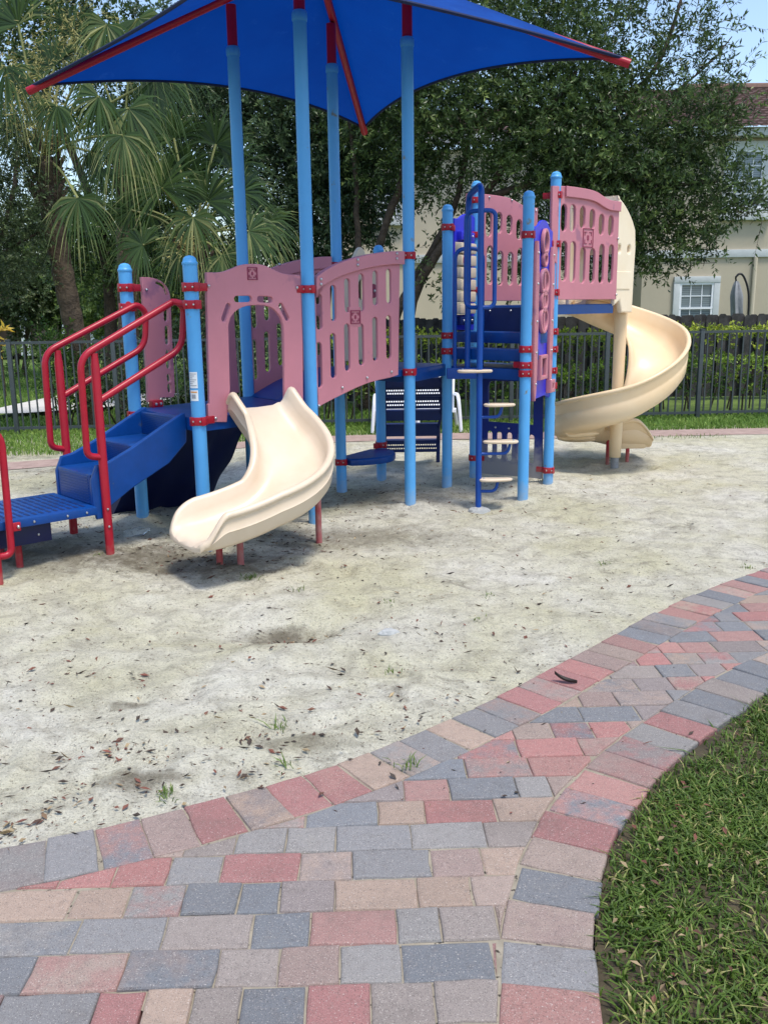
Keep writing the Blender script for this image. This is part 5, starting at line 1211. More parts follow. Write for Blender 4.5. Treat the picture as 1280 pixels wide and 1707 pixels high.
lv = Leaves(11)
for px, py, Y, R, dn in ((650, 190, 15.2, 1.0, 62), (700, 110, 15.2, 1.1, 62), (760, 215, 14.8, 1.05, 66), (800, 60, 14.9, 1.2, 62), (850, 180, 14.4, 1.1, 70), (890, 262, 14.1, .75, 70), (940, 110, 14.4, 1.1, 60), (930, 220, 14.0, .95, 72), (1000, 260, 13.7, .85, 75), (1020, 170, 13.9, .8, 62), (1060, 330, 13.4, .75, 75),
                      (1085, 400, 13.2, .5, 72), (1090, 250, 13.5, .85, 70), (1150, 220, 13.3, .6, 50), (1160, 310, 13.1, .65, 56), (1130, 370, 13.1, .5, 54), (1205, 320, 12.9, .4, 36), (1262, 268, 12.8, .25, 20), (1190, 400, 12.9, .3, 34), (740, 300, 15.2, .55, 50), (660, 270, 15.4, .75, 55), (850, 0, 14.9, 1.2, 55), (980, 20, 14.5, .9, 46), (1000, 340, 13.7, .6, 70), (960, 320, 13.9, .55, 70), (600, 60, 15.6, 1.2, 45), (1060, 440, 13.2, .28, 50), (1110, 450, 13.1, .2, 40), (850, 370, 14.9, .6, 45), (870, 450, 15, .5, 42), (800, 380, 15.1, .3, 36), (950, 400, 14.4, .5, 46), (1000, 430, 14.2, .5, 46), (960, 470, 14.4, .4, 42), (720, 400, 15, .12, 40), (725, 480, 14.5, .25, 24), (700, 420, 14.6, .2, 20)):
    lv.blob(at(px, py, Y), (R, R * 1.1, R * .9), dn, .078, .027, .40, 17, .40, up=.1, twig=False)
for px, py, Y, R, dn in ((1100, 60, 14, .75, 15), (1150, 100, 13.9, .7, 16), (1180, 30, 14, .6, 15), (1210, 110, 13.8, .4, 13), (1080, 140, 13.9, .5, 24), (1190, 150, 13.5, .5, 18), (1050, 20, 14.2, .6, 18), (1240, 170, 13.2, .4, 16), (1230, 345, 12.7, .4, 22), (1270, 330, 12.7, .35, 26), (1215, 195, 12.9, .35, 30), (1180, 200, 13.1, .5, 40), (1180, 430, 12.9, .3, 16)):
    lv.blob(at(px, py, Y), R, dn * .95, .085, .026, .36, 15, .5, up=.5, droop=.1, twig=True, shell=.6)
lv.build("crown", M['oak'], T, M['bark'])
# --- second evergreen behind the canopy posts
T = thing("evergreen_tree", (at(520, 600, 16.5)[0], 16.5, 0), "dark evergreen tree filling the space behind the tall canopy posts", "tree")
tb = MB(); gx_ = at(520, 600, 16.5)[0]
limbs(tb, [([(gx_, 16.5, -.1)] + px3([(525, 480, 16.5), (510, 380, 16.5), (480, 260, 16.5), (450, 120, 16.5)]), .16, .04), ([(gx_ + .1, 16.6, -.1)] + px3([(545, 470, 16.6), (560, 350, 16.7), (590, 220, 16.7)]), .12, .03)], 5); tb.build("trunk", M['bark'], T, smooth=70)
lv = Leaves(12)
for px, py, Y, R, dn in ((430, 220, 16.4, 1.15, 60), (510, 240, 16.5, 1.2, 62), (580, 250, 16.3, 1.0, 62), (470, 330, 16.2, 1.0, 64), (550, 340, 16.2, .95, 66), (610, 320, 16.2, .7, 62), (400, 140, 16.8, 1.3, 50), (520, 130, 16.8, 1.2, 50), (620, 170, 16.6, 1.0, 55), (420, 400, 16.3, .8, 55), (500, 400, 16.2, .8, 60), (570, 400, 16.2, .55, 60), (620, 385, 16.0, .35, 50), (340, 150, 17.2, 1.2, 36), (290, 170, 17.4, .9, 26), (340, 60, 17.4, 1.2, 30), (460, 470, 16.3, .7, 50)):
    lv.blob(at(px, py, Y), (R, R, R * .9), dn, .085, .032, .42, 17, .42, up=.1)
lv.build("crown", M['oak2'], T)
# --- small-leaved tree at the left edge
T = thing("small_leaved_tree", (at(-30, 600, 12.9)[0], 12.9, 0), "grey-green small-leaved tree cut off by the left edge in front of the leaning palm", "tree")
tb = MB(); gx_ = at(-40, 600, 12.9)[0]
limbs(tb, [([(gx_, 12.9, -.1)] + px3([(-40, 520, 12.9), (-10, 430, 12.9), (20, 340, 12.8), (30, 250, 12.8)]), .07, .02), (px3([(-10, 430, 12.9), (40, 400, 12.8), (80, 380, 12.8)]), .03, .01)], 6); tb.build("trunk", M['bark'], T, smooth=70)
lv = Leaves(13)
for px, py, Y, R, dn in ((10, 250, 12.9, .5, 80), (30, 330, 12.8, .55, 85), (40, 280, 12.9, .3, 70), (30, 380, 12.7, .4, 80), (10, 410, 12.8, .55, 80), (20, 470, 12.8, .4, 64), (-20, 330, 12.9, .5, 70), (0, 200, 13, .3, 50), (45, 430, 12.8, .3, 56)):
    lv.blob(at(px, py, Y), R, dn, .048, .021, .42, 16, .26, up=.1)
lv.build("crown", M['grey'], T)
# --- leafy tree behind the palms
T = thing("laurel_tree", (at(170, 600, 19)[0], 19, -.1), "leafy tree filling the gaps behind the palms at the left", "tree"); tb = MB(); gx_ = at(180, 600, 19)[0]
limbs(tb, [([(gx_, 19, -.15)] + px3([(185, 500, 19), (170, 380, 19), (120, 250, 19), (60, 120, 19)]), .16, .04), (px3([(170, 380, 19), (240, 280, 19), (290, 150, 19)]), .09, .03)], 9); tb.build("trunk", M['bark'], T, smooth=70)
lv = Leaves(15)
for px, py, R, dn in ((250, 420, 1.2, 22), (170, 440, 1.0, 22), (300, 340, 1.3, 24), (180, 330, 1.1, 16), (110, 420, .9, 18), (240, 250, 1.0, 18), (310, 200, 1.3, 24), (60, 80, 1.4, 20), (160, 90, 1.2, 22), (250, 110, 1.2, 24), (-20, 160, 1.2, 20), (20, 20, 1.2, 18), (130, -10, 1.3, 18), (140, 400, .8, 18), (220, 340, .8, 20)):
    lv.blob(at(px, py, 19), R, dn, .10, .042, .40, 16, .5, up=.1)
lv.build("crown", M['oak'], T)
# --- small trees on the far lawn at the left
for i, (lbl, px0, Y, tr, cl_, m_) in enumerate((("light green crape myrtle on the far lawn, nearest the left edge", 35, 24, ((25, 560), (45, 560)), ((10, 470, 1.3), (50, 450, 1.3), (30, 505, .9), (85, 490, 1.0), (60, 400, 1.2)), 'grey'), ("light green crape myrtle standing between two white columns of the brown house", 95, 25, ((85, 565), (100, 565), (110, 560)), ((110, 450, 1.4), (140, 490, 1.0), (90, 510, .7), (160, 440, 1.2), (120, 380, 1.2)), 'light'),
                                          ("pale leafy tree in front of the brown house window, behind the near handrail", 215, 23, ((190, 570), (215, 575)), ((200, 470, 1.3), (240, 500, 1.2), (180, 520, .8), (290, 480, 1.2), (260, 440, 1.2), (160, 500, .8), (225, 535, .6), (300, 530, .8), (350, 500, 1.2), (330, 440, 1.2), (400, 520, 1.0)), 'light'))):
    x0 = at(px0, 600, Y)[0]; T = thing("crape_myrtle", (x0, Y, -.05), lbl, "tree", "small trees on the far lawn"); tb = MB()
    limbs(tb, [([(x0 + (k - 1) * .12, Y, -.1)] + px3([(tx, ty, Y), (px0 + (tx - px0) * 1.8, 470, Y)]), .07, .03) for k, (tx, ty) in enumerate(tr)], 8 + i); tb.build("trunk", M['bark'], T, smooth=70)
    lv = Leaves(20 + i)
    for px, py, R in cl_: lv.blob(at(px, py, Y), R, 26, .11, .05, .5, 15, .5)
    lv.build("crown", M[m_], T)
# --- sabal palms
def fan(lv, hub, axis, nrm_, R, n=46, spread=2.5, droop=.35, tip=.25, seed=0, tint=.45):
    """fan leaf: folded segments radiating from the hub round the axis"""
    r = lv.r; axis = unit(np.array(axis, float)); nrm_ = unit(np.array(nrm_, float) - axis * (np.array(nrm_) @ axis)); sd_ = np.cross(nrm_, axis); hub = np.array(hub)
    for i in range(n):
        q = (i / (n - 1) - .5) * 2; a = q * spread / 1.0 + r.normal(0, .02); d = axis * math.cos(a) + sd_ * math.sin(a) + nrm_ * (.10 * abs(q) + r.normal(0, .09)); d = d / np.linalg.norm(d)
        L = R * (1 - .18 * abs(q) ** 2) * r.uniform(.9, 1.06); w = R * .046 * r.uniform(.8, 1.15); pd = unit(np.cross(nrm_, d)); dr = droop * r.uniform(.5, 2.0); k5 = []; stint = r.normal(0, .16)
        for t, wf in ((0, .15), (.28, .85), (.48, 1.), (.75, .5), (1., .05)):
            p = hub + d * L * t; p[2] -= dr * L * max(0, t - .35) ** 2 * 1.9; k5.append((p - pd * w * wf * .5, p + pd * w * wf * .5))
        for k in range(4):
            (a0, a1), (b0, b1) = k5[k], k5[k + 1]; lv.V.append(np.array([a0, a1, b1, b0])); lv.T.append(np.array([np.clip(tint - .06 + stint + (.22 if k == 3 else 0) * tip * 3, 0, 1)]))
def palm(name, lbl, trunk, boots, fans, seed, tr=.16, hang=()):
    root = thing(name, trunk[0], lbl, "palm tree", "palms behind the fence"); tb = MB(); P = [np.array(p) for p in smooth_poly(trunk, 3)]; n = len(P); r = np.random.default_rng(seed)
    tb.tube(P, tr, 14, radii=[tr * (1 + .05 * math.sin(i * 2.1) + r.normal(0, .02)) for i in range(n)]); tb.build("trunk", M['palmbark'], root, smooth=60)
    top_ = P[-1]; lv = Leaves(seed); pet = MB()
    for hub, axis, nr, R, kw in fans:
        pet.tube(bend([top_, (top_ + np.array(hub)) / 2 + (0, 0, .12), hub], .3, 5), .017, 6)
        fan(lv, hub, axis, nr, R, **kw)
    lv.build("crown", M['palm'], root); pet.build("frond_stem", mat("palm_stem", lin(126, 130, 76), .6, .2, 8, .1, 60), root, smooth=60)
    bt = MB()
    for k in range(26):
        a = r.uniform(0, 2 * math.pi); z = r.uniform(-.7, .12); c = top_ + np.array([math.cos(a) * tr * .9, math.sin(a) * tr * .9, z]); d = np.array([math.cos(a) * .5, math.sin(a) * .5, .8]); bt.tube([c, c + d * .1, c + d * r.uniform(.2, .34)], .04, 6, radii=[.05, .04, .02])
    bt.build("leaf_base_skirt", M['palmbark'], root, smooth=50)
    if hang:
        lv = Leaves(seed + 50)
        for c, R, nn2 in hang:
            q = np.array(c) + lv.r.normal(0, 1, (nn2, 3)) * R * .5; D = unit(lv.r.normal(0, .5, (nn2, 3)) + np.array([0, 0, -.9])); lv.sprays(q, D, np.full(nn2, R * .9), 12, .07, .012, np.clip(lv.r.normal(.7, .15, nn2), 0, 1), .2)
        lv.build("flower_cluster", M['drystalk'], root)
    return root
M['drystalk'] = leaf_mat("dry_flower_stalks", lin(104, 94, 54), lin(158, 148, 88), lin(196, 188, 124), .3, .6)
TO = np.array([0, -1, .25])
def fpx(px, py, Y, ax_px, R, tilt=TO, **kw):
    h = at(px, py, Y); a = at(px + ax_px[0], py + ax_px[1], Y) - h; return (h, a, tilt, R * .74, kw)
YP = 13.2
pb_ = at(140, 690, YP); trunkA = [(pb_[0] + .06, YP, -.15)] + px3([(136, 600, YP), (118, 520, YP), (98, 420, YP), (84, 340, YP), (74, 262, YP)])
palm("sabal_palm", "tall palm with a leaning trunk crossing behind the left end of the fence", trunkA, None,
     [fpx(130, 330, YP - .6, (12, 60), .78, spread=1.75, droop=.55, tint=.55), fpx(165, 160, YP - .4, (-40, 50), .85, spread=1.8, droop=.6, tint=.5), fpx(178, 40, YP - .2, (-20, 60), .75, spread=1.9, droop=.6, tint=.6), fpx(150, 252, YP - .1, (40, 40), .55, spread=1.8, droop=.5, tint=.2), fpx(10, 110, YP - .5, (-10, 70), .9, spread=1.9, droop=.6, tint=.5), fpx(90, 110, YP + .2, (-40, -50), .9, spread=1.7, droop=.3, tint=.35),
      fpx(30, 40, YP + .1, (-30, -60), .95, spread=1.6, droop=.3, tint=.4), fpx(215, 180, YP - .3, (30, 60), .9, spread=1.9, droop=.7, tint=.55), fpx(230, 30, YP + .1, (30, 60), .8, spread=1.7, droop=.6, tint=.55), fpx(120, 60, YP + .4, (20, -60), .9, spread=1.8, droop=.3, tint=.25), fpx(-40, 200, YP, (-60, 30), .9, spread=1.8, droop=.5, tint=.4), fpx(60, 150, YP + .4, (-30, 60), .8, spread=1.8, droop=.6, tint=.3), fpx(205, 225, YP - .6, (10, 60), .75, spread=1.7, droop=.8, tint=.6), fpx(95, 175, YP - .5, (-15, 60), .7, spread=1.7, droop=.8, tint=.5), fpx(40, 215, YP + .2, (-40, 40), .8, spread=1.8, droop=.6, tint=.25), fpx(260, 130, YP + .3, (40, 40), .85, spread=1.9, droop=.6, tint=.3)], 41, .145,
     hang=((at(50, 130, YP - .3), .5, 80), (at(120, 30, YP + .2), .55, 90), (at(75, 175, YP - .2), .35, 50)))
YQ = 14.0
gq = at(330, 690, YQ); trunkB = [(gq[0], YQ, -.15)] + px3([(330, 560, YQ), (325, 470, YQ), (322, 405, YQ)])
palm("sabal_palm", "short palm with broad upright fans behind the arched pink panel", trunkB, None,
     [fpx(270, 312, YQ - .5, (-10, -50), 1.0, spread=2.5, droop=.25, tint=.42), fpx(345, 335, YQ - .3, (15, -60), 1.0, spread=2.0, droop=.25, tint=.33), fpx(322, 362, YQ - .7, (5, 60), .80, spread=2.1, droop=.6, tint=.62), fpx(238, 408, YQ - .6, (-30, -12), .75, spread=2.3, droop=.55, tint=.52), fpx(415, 385, YQ - .4, (60, 15), .85, spread=1.9, droop=.55, tint=.5), fpx(360, 240, YQ + .2, (20, -60), .9, spread=1.8, droop=.25, tint=.3), fpx(290, 230, YQ + .2, (-20, -60), .9, spread=1.8, droop=.25, tint=.35),
      fpx(400, 320, YQ, (60, -25), .8, spread=2.0, droop=.4, tint=.3), fpx(300, 420, YQ - .5, (-30, 50), .7, spread=1.9, droop=.6, tint=.45), fpx(370, 425, YQ - .5, (30, 50), .75, spread=1.9, droop=.6, tint=.5), fpx(220, 350, YQ, (-60, -5), .8, spread=1.9, droop=.5, tint=.3), fpx(440, 370, YQ + .2, (50, 30), .9, spread=1.9, droop=.6, tint=.45), fpx(250, 350, YQ + .3, (-30, 40), .9, spread=1.9, droop=.6, tint=.25), fpx(310, 290, YQ + .4, (10, -60), 1.0, spread=2.0, droop=.3, tint=.3), fpx(385, 280, YQ + .3, (40, -40), .95, spread=1.9, droop=.4, tint=.25)], 43, .17,
     hang=((at(300, 400, YQ - .5), .3, 40),))
YR = 15.5
gr_ = at(215, 690, YR); palm("sabal_palm", "palm with a straight dark trunk between the two nearer palms", [(gr_[0], YR, -.15)] + px3([(214, 520, YR), (212, 380, YR), (208, 240, YR)]), None,
     [fpx(190, 190, YR, (-40, 10), .9, spread=2.0, droop=.5, tint=.25), fpx(250, 170, YR, (40, 20), .95, spread=2.0, droop=.5, tint=.3), fpx(215, 120, YR, (5, -60), 1.0, spread=2.0, droop=.3, tint=.35), fpx(290, 110, YR, (50, -20), .95, spread=2.0, droop=.4, tint=.3), fpx(160, 110, YR, (-30, -40), .9, spread=2.0, droop=.4, tint=.3), fpx(235, 260, YR - .2, (20, 50), .8, spread=1.9, droop=.6, tint=.25), fpx(170, 280, YR - .2, (-20, 50), .7, spread=1.9, droop=.6, tint=.3)], 45, .17)

# --- hedges and bushes
def hedge(name, lbl, pxa, pxb, Y, depth, zt, m, seed, dens=70, ll=.055, lw=.026, zb=.05, tint=.45, group=None):
    xa, xb = at(pxa, 600, Y)[0], at(pxb, 600, Y)[0]; root = thing(name, ((xa + xb) / 2, Y, 0), lbl, "hedge", group); lv = Leaves(seed); r = lv.r
    n = int((xb - xa) * (zt + depth) * dens); x = r.uniform(xa, xb, n); on_top = r.random(n) < .42; top_ = zt + .07 * vnoise(x, x * 0 + Y, 1.7, seed) * 2 + .05 * vnoise(x, x * 0, 6, seed)
    y = np.where(on_top, r.uniform(Y - depth / 2, Y + depth / 2, n), Y - depth / 2 + np.abs(r.normal(0, .10, n))); z = np.where(on_top, top_ - np.abs(r.normal(0, .05, n)), zb + (top_ - zb) * r.random(n) ** .8)
    P = np.c_[x, y, z]; D = unit(np.c_[r.normal(0, .5, n), np.where(on_top, r.normal(-.1, .5, n), -.7 + r.normal(0, .4, n)), np.where(on_top, 1., .45 + r.normal(0, .4, n))])
    tn = np.clip(tint + r.normal(0, .14, n) + np.where(z > top_ - .14, .34, .04), 0, 1); lv.sprays(P, D, r.uniform(.10, .24, n), 9, ll, lw, tn, .1); lv.build("foliage", M[m], root)  # top of the hedge tinted lighter to stand for sunlight on it
    st_ = MB()
    for k in range(int((xb - xa) * 3.2)):
        x0 = xa + k / 3.2 + RNG.uniform(0, .2); st_.tube([(x0, Y - depth * .2, -.12), (x0 + RNG.uniform(-.1, .1), Y - depth * .25, .25), (x0 + RNG.uniform(-.2, .2), Y - depth * .25, zt * .7)], .014, 5)
    st_.build("stem", M['bark'], root)
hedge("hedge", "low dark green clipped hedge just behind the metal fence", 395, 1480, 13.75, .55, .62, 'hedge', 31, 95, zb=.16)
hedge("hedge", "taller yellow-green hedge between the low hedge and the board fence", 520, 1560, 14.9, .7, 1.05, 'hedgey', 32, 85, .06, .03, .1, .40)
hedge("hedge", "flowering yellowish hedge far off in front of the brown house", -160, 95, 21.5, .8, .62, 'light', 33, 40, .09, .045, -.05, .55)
for i, (lbl, cs, m_) in enumerate((("rounded bush behind the fence below the leaning palm trunk", ((95, 590, 13.0, .33), (105, 640, 13.0, .38), (75, 560, 13.1, .22), (130, 655, 12.9, .33), (125, 590, 13.1, .3)), 'hedge'), ("dark shrub behind the fence beside the first blue post", ((195, 620, 13.3, .42), (215, 660, 13.1, .36), (240, 600, 13.4, .42), (265, 650, 13.2, .42), (170, 665, 13.0, .25)), 'oak2'), ("shaded shrubs behind the arched pink panel", ((330, 600, 13.6, .55), (390, 610, 13.6, .5), (300, 660, 13.4, .35), (360, 660, 13.4, .35), (430, 600, 13.8, .5), (350, 540, 13.9, .5), (420, 530, 14, .5), (480, 560, 14, .55), (300, 560, 13.9, .45)), 'oak2'))):
    c0 = cs[0]; p_ = at(c0[0], c0[1], c0[2]); root = thing("bush", (p_[0], p_[1], 0), lbl, "bush", "bushes behind the fence"); lv = Leaves(60 + i)
    for px, py, Y, R in cs: lv.blob(at(px, py, Y), R, 60, .06, .028, .45, 12, .22, up=.3)
    lv.build("foliage", M[m_], root); st_ = MB()
    for px, py, Y, R in cs:
        q = at(px, py, Y); st_.tube([(p_[0] + (q[0] - p_[0]) * .3, p_[1], -.12), q], .014, 5)
    st_.build("stem", M['bark'], root)
# --- yellow-leaved plant at the left edge
p_ = at(2, 590, 18); root = thing("yellow_plant", (p_[0], 18, -.05), "yellow broad-leaved plant cut off by the left edge above the fence rail", "plant"); lv = Leaves(70); r = lv.r
for px, py in ((0, 552), (4, 575), (-8, 560), (8, 548), (-4, 590)):
    n = 9; h_ = np.tile(at(px, py, 18), (n, 1)); d = unit(np.c_[r.normal(0, 1, n), r.normal(-.3, .5, n), r.normal(.1, .5, n)]); lv.quads(h_, d, unit(np.c_[r.normal(0, .4, n), -np.ones(n), np.ones(n)]), r.uniform(.12, .22, n), r.uniform(.05, .08, n), r.uniform(.4, 1, n))
M['ylw'] = leaf_mat("yellow_leaves", lin(140, 118, 30), lin(186, 156, 46), lin(210, 186, 80), .3, .4); lv.build("foliage", M['ylw'], root)
b = MB(); b.tube([(p_[0], 18, -.1), (p_[0], 18, .9)], .02, 6); b.build("stem", M['bark'], root)

# ------------------------------------------------------------------ closed cantilever umbrella, chairs, bits on the ground
YU = 19.0; pu = at(1246, 525, YU); U = thing("patio_umbrella", (pu[0], YU, 0), "closed grey patio umbrella hanging from a curved black arm in front of the beige house", "umbrella")
b = MB(); b.tube(smooth_poly([(pu[0] + .03, YU, 0)] + px3([(1249, 500, YU), (1246, 476, YU), (1239, 458, YU), (1232, 455, YU), (1226, 462, YU)]), 3), .022, 8); b.build("arm", M['blackmetal'], U, smooth=60)
tu = at(1228, 468, YU); bu = at(1229, 540, YU); b = MB(); n = 14; V = []; seg = 20
for i in range(n + 1):
    t = i / n; c = np.array(tu) * (1 - t) + np.array(bu) * t; rr = .03 + .105 * min(1, t * 3.0) ** .7 - .02 * t
    for k in range(seg): a = 2 * math.pi * k / seg; q = rr * (1 + .28 * math.sin(a * 5 + .6 * math.sin(t * 4))); V.append(c + np.array([math.cos(a) * q * .85, math.sin(a) * q * .85, 0]))
b.add(V, [(i * seg + k, i * seg + (k + 1) % seg, (i + 1) * seg + (k + 1) % seg, (i + 1) * seg + k) for i in range(n) for k in range(seg)]); b.build("folded_canopy", M['greyfab'], U, smooth=60)
b = MB(); b.tube([at(1226, 462, YU), np.array(tu) + (0, 0, -.05)], .018, 8); b.build("hub", M['blackmetal'], U)

def chair(x, y, lbl, first=None):
    if first is not None:
        c = copy_tree(first); c.location = (x, y, .0); c['label'] = lbl; return c
    root = thing("garden_chair", (x, y, 0), lbl, "chair", "white garden chairs on the back path"); W2 = .26
    def P(dx, dy, z): return np.array([x + dx, y + dy, z])
    b = MB(); n = 8; V = []
    for i in range(n + 1):
        t = i / n; dy = -.24 + .46 * t; z = .27 - .05 * t + .01 * math.sin(t * 3)
        V += [P(-W2 + .03, dy, z), P(W2 - .03, dy, z), P(W2 - .03, dy, z - .025), P(-W2 + .03, dy, z - .025)]
    b.add(V, [q for i in range(n) for q in ((4 * i, 4 * i + 1, 4 * i + 5, 4 * i + 4), (4 * i + 3, 4 * i + 7, 4 * i + 6, 4 * i + 2), (4 * i, 4 * i + 4, 4 * i + 7, 4 * i + 3), (4 * i + 1, 4 * i + 2, 4 * i + 6, 4 * i + 5))] + [(0, 3, 2, 1), (4 * n, 4 * n + 1, 4 * n + 2, 4 * n + 3)]); b.build("seat", M['white'], root)
    class B_:
        d = np.array([1., 0, 0]); n = np.array([0, -1., 0])
        def w(s, u, z, off=0): t = (z - .2); return P(u, .22 + t * .32 - off, z)
    b = MB(); o_ = [(-W2 + .02, .2), (W2 - .02, .2)] + smooth_poly([(W2, .62), (W2 - .03, .72), (0, .78), (-W2 + .03, .72), (-W2, .62)], 2); b.board(B_(), o_, [capsule(u, .33, .62, .012) for u in (-.12, -.04, .04, .12)] if False else [], .025, 0, .006); b.build("backrest", M['white'], root, smooth=40)
    for sx_ in (-1, 1):
        b = MB(); b.tube(smooth_poly([P(sx_ * (W2 + .035), -.26, 0), P(sx_ * (W2 + .015), -.24, .28), P(sx_ * (W2 + .005), -.22, .40), P(sx_ * W2, -.14, .455), P(sx_ * W2, .05, .45), P(sx_ * (W2 - .01), .28, .43)], 2), .023, 8); b.build("arm", M['white'], root, smooth=60)
        b = MB(); b.tube([P(sx_ * (W2 + .03), .34, 0), P(sx_ * (W2 - .01), .22, .24)], .022, 8); b.build("leg", M['white'], root, smooth=60)
    return root
cx1 = at(659, 715, 11.75)[0]; cx2 = at(728, 715, 11.75)[0]
c1 = chair(cx1, 11.75, "white plastic garden chair behind the slatted climber, the one nearer the small slide"); chair(cx2, 11.78, "white plastic garden chair behind the slatted climber, the one nearer the spiral slide", c1)

# leaf litter and twigs on the sand and bricks
def litter(name, n, region, lbl, seed, smin, smax, clumps=()):
    r = np.random.default_rng(seed); px, py = region(r, n); P = np.array([gnd(a, c) for a, c in zip(px, py)])
    for cpx, cpy, sx_, sy_, k in clumps: P = np.concatenate([P, np.array([gnd(a, c) for a, c in zip(r.normal(cpx, sx_, k), r.normal(cpy, sy_, k))])])
    on_path = (P[:, 1] < y_far(P[:, 0])); P[:, 2] = np.where(on_path, .004, gh(P[:, 0], P[:, 1]) + .003); n = len(P)
    keep = ~on_path | (r.random(n) < .10); keep &= P[:, 1] < y_back(P[:, 0]); P = P[keep]; n = len(P)
    a = r.uniform(0, 2 * np.pi, n); el = r.normal(0, .22, n); ln = smin + (smax - smin) * r.random(n) ** 2.6; stick = r.random(n) < .25; wd = np.where(stick, .08, r.uniform(.25, .5, n)) * ln; ln = np.where(stick, ln * 1.5, ln)
    d = np.c_[np.cos(a), np.sin(a), np.abs(el) * .5]; sd_ = np.c_[-np.sin(a), np.cos(a), r.normal(0, .3, n)]; curl = r.uniform(.0, .35, n) * ln
    p0 = P; pm = P + d * (ln * .5)[:, None]; pm[:, 2] -= np.minimum(curl * .2, .002); p1 = P + d * ln[:, None]; p1[:, 2] += curl * .6; pm1 = pm + sd_ * wd[:, None] * .5; pm2 = pm - sd_ * wd[:, None] * .5; pm1[:, 2] += curl * .5 + .002; pm2[:, 2] += curl * .35 + .002
    V = np.stack([p0, pm1, p1, pm2, pm], 1).reshape(-1, 3); k = np.arange(n)[:, None] * 5
    Fq = np.concatenate([k + np.array([[0, 4, 2, 1]]), k + np.array([[0, 3, 2, 4]])]); tn = r.random(n)
    return props(npmesh(name, V, Fq, M['litter'], tint=np.r_[tn, tn]), lbl, "leaf litter", kind="stuff")
m, N, L = new_mat("dry_leaf_litter"); bs = N["Principled BSDF"]; bs.inputs["Roughness"].default_value = .8; a_ = N.new("ShaderNodeAttribute"); a_.attribute_name = "tint"; rp = N.new("ShaderNodeValToRGB")
rp.color_ramp.elements[0].color = lin(64, 56, 48); rp.color_ramp.elements[1].color = lin(176, 156, 120)
for p_, c_ in ((.35, lin(66, 52, 42)), (.6, lin(104, 66, 52)), (.74, lin(120, 72, 58)), (.82, lin(112, 94, 70))): e_2 = rp.color_ramp.elements.new(p_); e_2.color = c_
L.new(a_.outputs["Fac"], rp.inputs[0]); L.new(rp.outputs[0], bs.inputs["Base Color"]); M['litter'] = m
litter("fallen_leaves", 2200, lambda r, n: (r.uniform(-20, 1300, n), 740 + 640 * r.random(n) ** .9), "dry brown leaves and twigs scattered over the pale sand", 5, .008, .042,
       ((460, 1050, 45, 12, 40), (230, 1260, 60, 14, 55), (380, 1240, 60, 40, 50), (120, 1330, 60, 30, 40), (100, 1130, 70, 30, 40), (15, 1395, 25, 10, 35), (330, 940, 70, 18, 160), (200, 915, 90, 14, 110), (450, 900, 90, 25, 90), (620, 840, 80, 25, 110), (60, 795, 70, 10, 110), (640, 1300, 80, 20, 14), (850, 1090, 90, 40, 25), (1000, 900, 200, 50, 60), (700, 1212, 60, 20, 40), (900, 1118, 60, 20, 40), (480, 860, 120, 25, 160), (300, 880, 120, 25, 160), (760, 830, 90, 20, 100), (330, 930, 90, 16, 260), (480, 900, 60, 18, 160), (100, 890, 90, 18, 160), (640, 820, 70, 22, 160), (560, 930, 80, 14, 90), (880, 800, 60, 12, 60)))
litter("broad_fallen_leaves", 60, lambda r, n: (r.uniform(0, 1200, n), 900 + 440 * r.random(n)), "larger curled red-brown leaves lying on the sand in loose drifts", 15, .022, .05,
       ((470, 1055, 40, 10, 7), (235, 1127, 12, 5, 4), (110, 1335, 25, 10, 8), (265, 1312, 15, 8, 5), (80, 1355, 10, 4, 4), (215, 1260, 30, 10, 10), (400, 1292, 6, 4, 3), (500, 1250, 8, 6, 3), (185, 1220, 30, 14, 9), (255, 1235, 16, 10, 6), (350, 1125, 12, 8, 4), (420, 1235, 30, 8, 6), (590, 1228, 8, 3, 2), (480, 1182, 12, 4, 4), (20, 1385, 25, 8, 14), (560, 1115, 14, 10, 4), (890, 985, 30, 10, 5), (740, 1070, 14, 6, 3), (290, 950, 60, 10, 12), (690, 1213, 60, 10, 5)))
r = np.random.default_rng(8); q = np.array([gnd(a, c)[:2] for a, c in zip(r.uniform(990, 1290, 900), r.uniform(1180, 1715, 900))]); jj = np.array([np.argmin(((NEAR - c) ** 2).sum(1)) for c in q]); dd = ((q - NEAR[jj]) * (-nn[jj])).sum(1); q = q[dd > .02][:90]; n = len(q)
a = r.uniform(0, 2 * np.pi, n); ln = r.uniform(.010, .034, n); d = np.c_[np.cos(a), np.sin(a), r.normal(0, .2, n)]; sd_ = np.c_[-np.sin(a), np.cos(a), r.normal(0, .3, n)]; P = np.c_[q, r.uniform(.0, .03, n)]
V = np.stack([P, P + d * ln[:, None] * .5 + sd_ * ln[:, None] * .2 + (0, 0, .004), P + d * ln[:, None], P + d * ln[:, None] * .5 - sd_ * ln[:, None] * .2 + (0, 0, .004)], 1).reshape(-1, 3)
props(npmesh("lawn_leaves", V, np.arange(4 * n).reshape(n, 4), M['litter'], tint=np.where(r.random(n) < .6, r.uniform(.82, .93, n), r.uniform(.4, .75, n))), "dry leaves lying in the lawn beside the brick path", "leaf litter", kind="stuff")
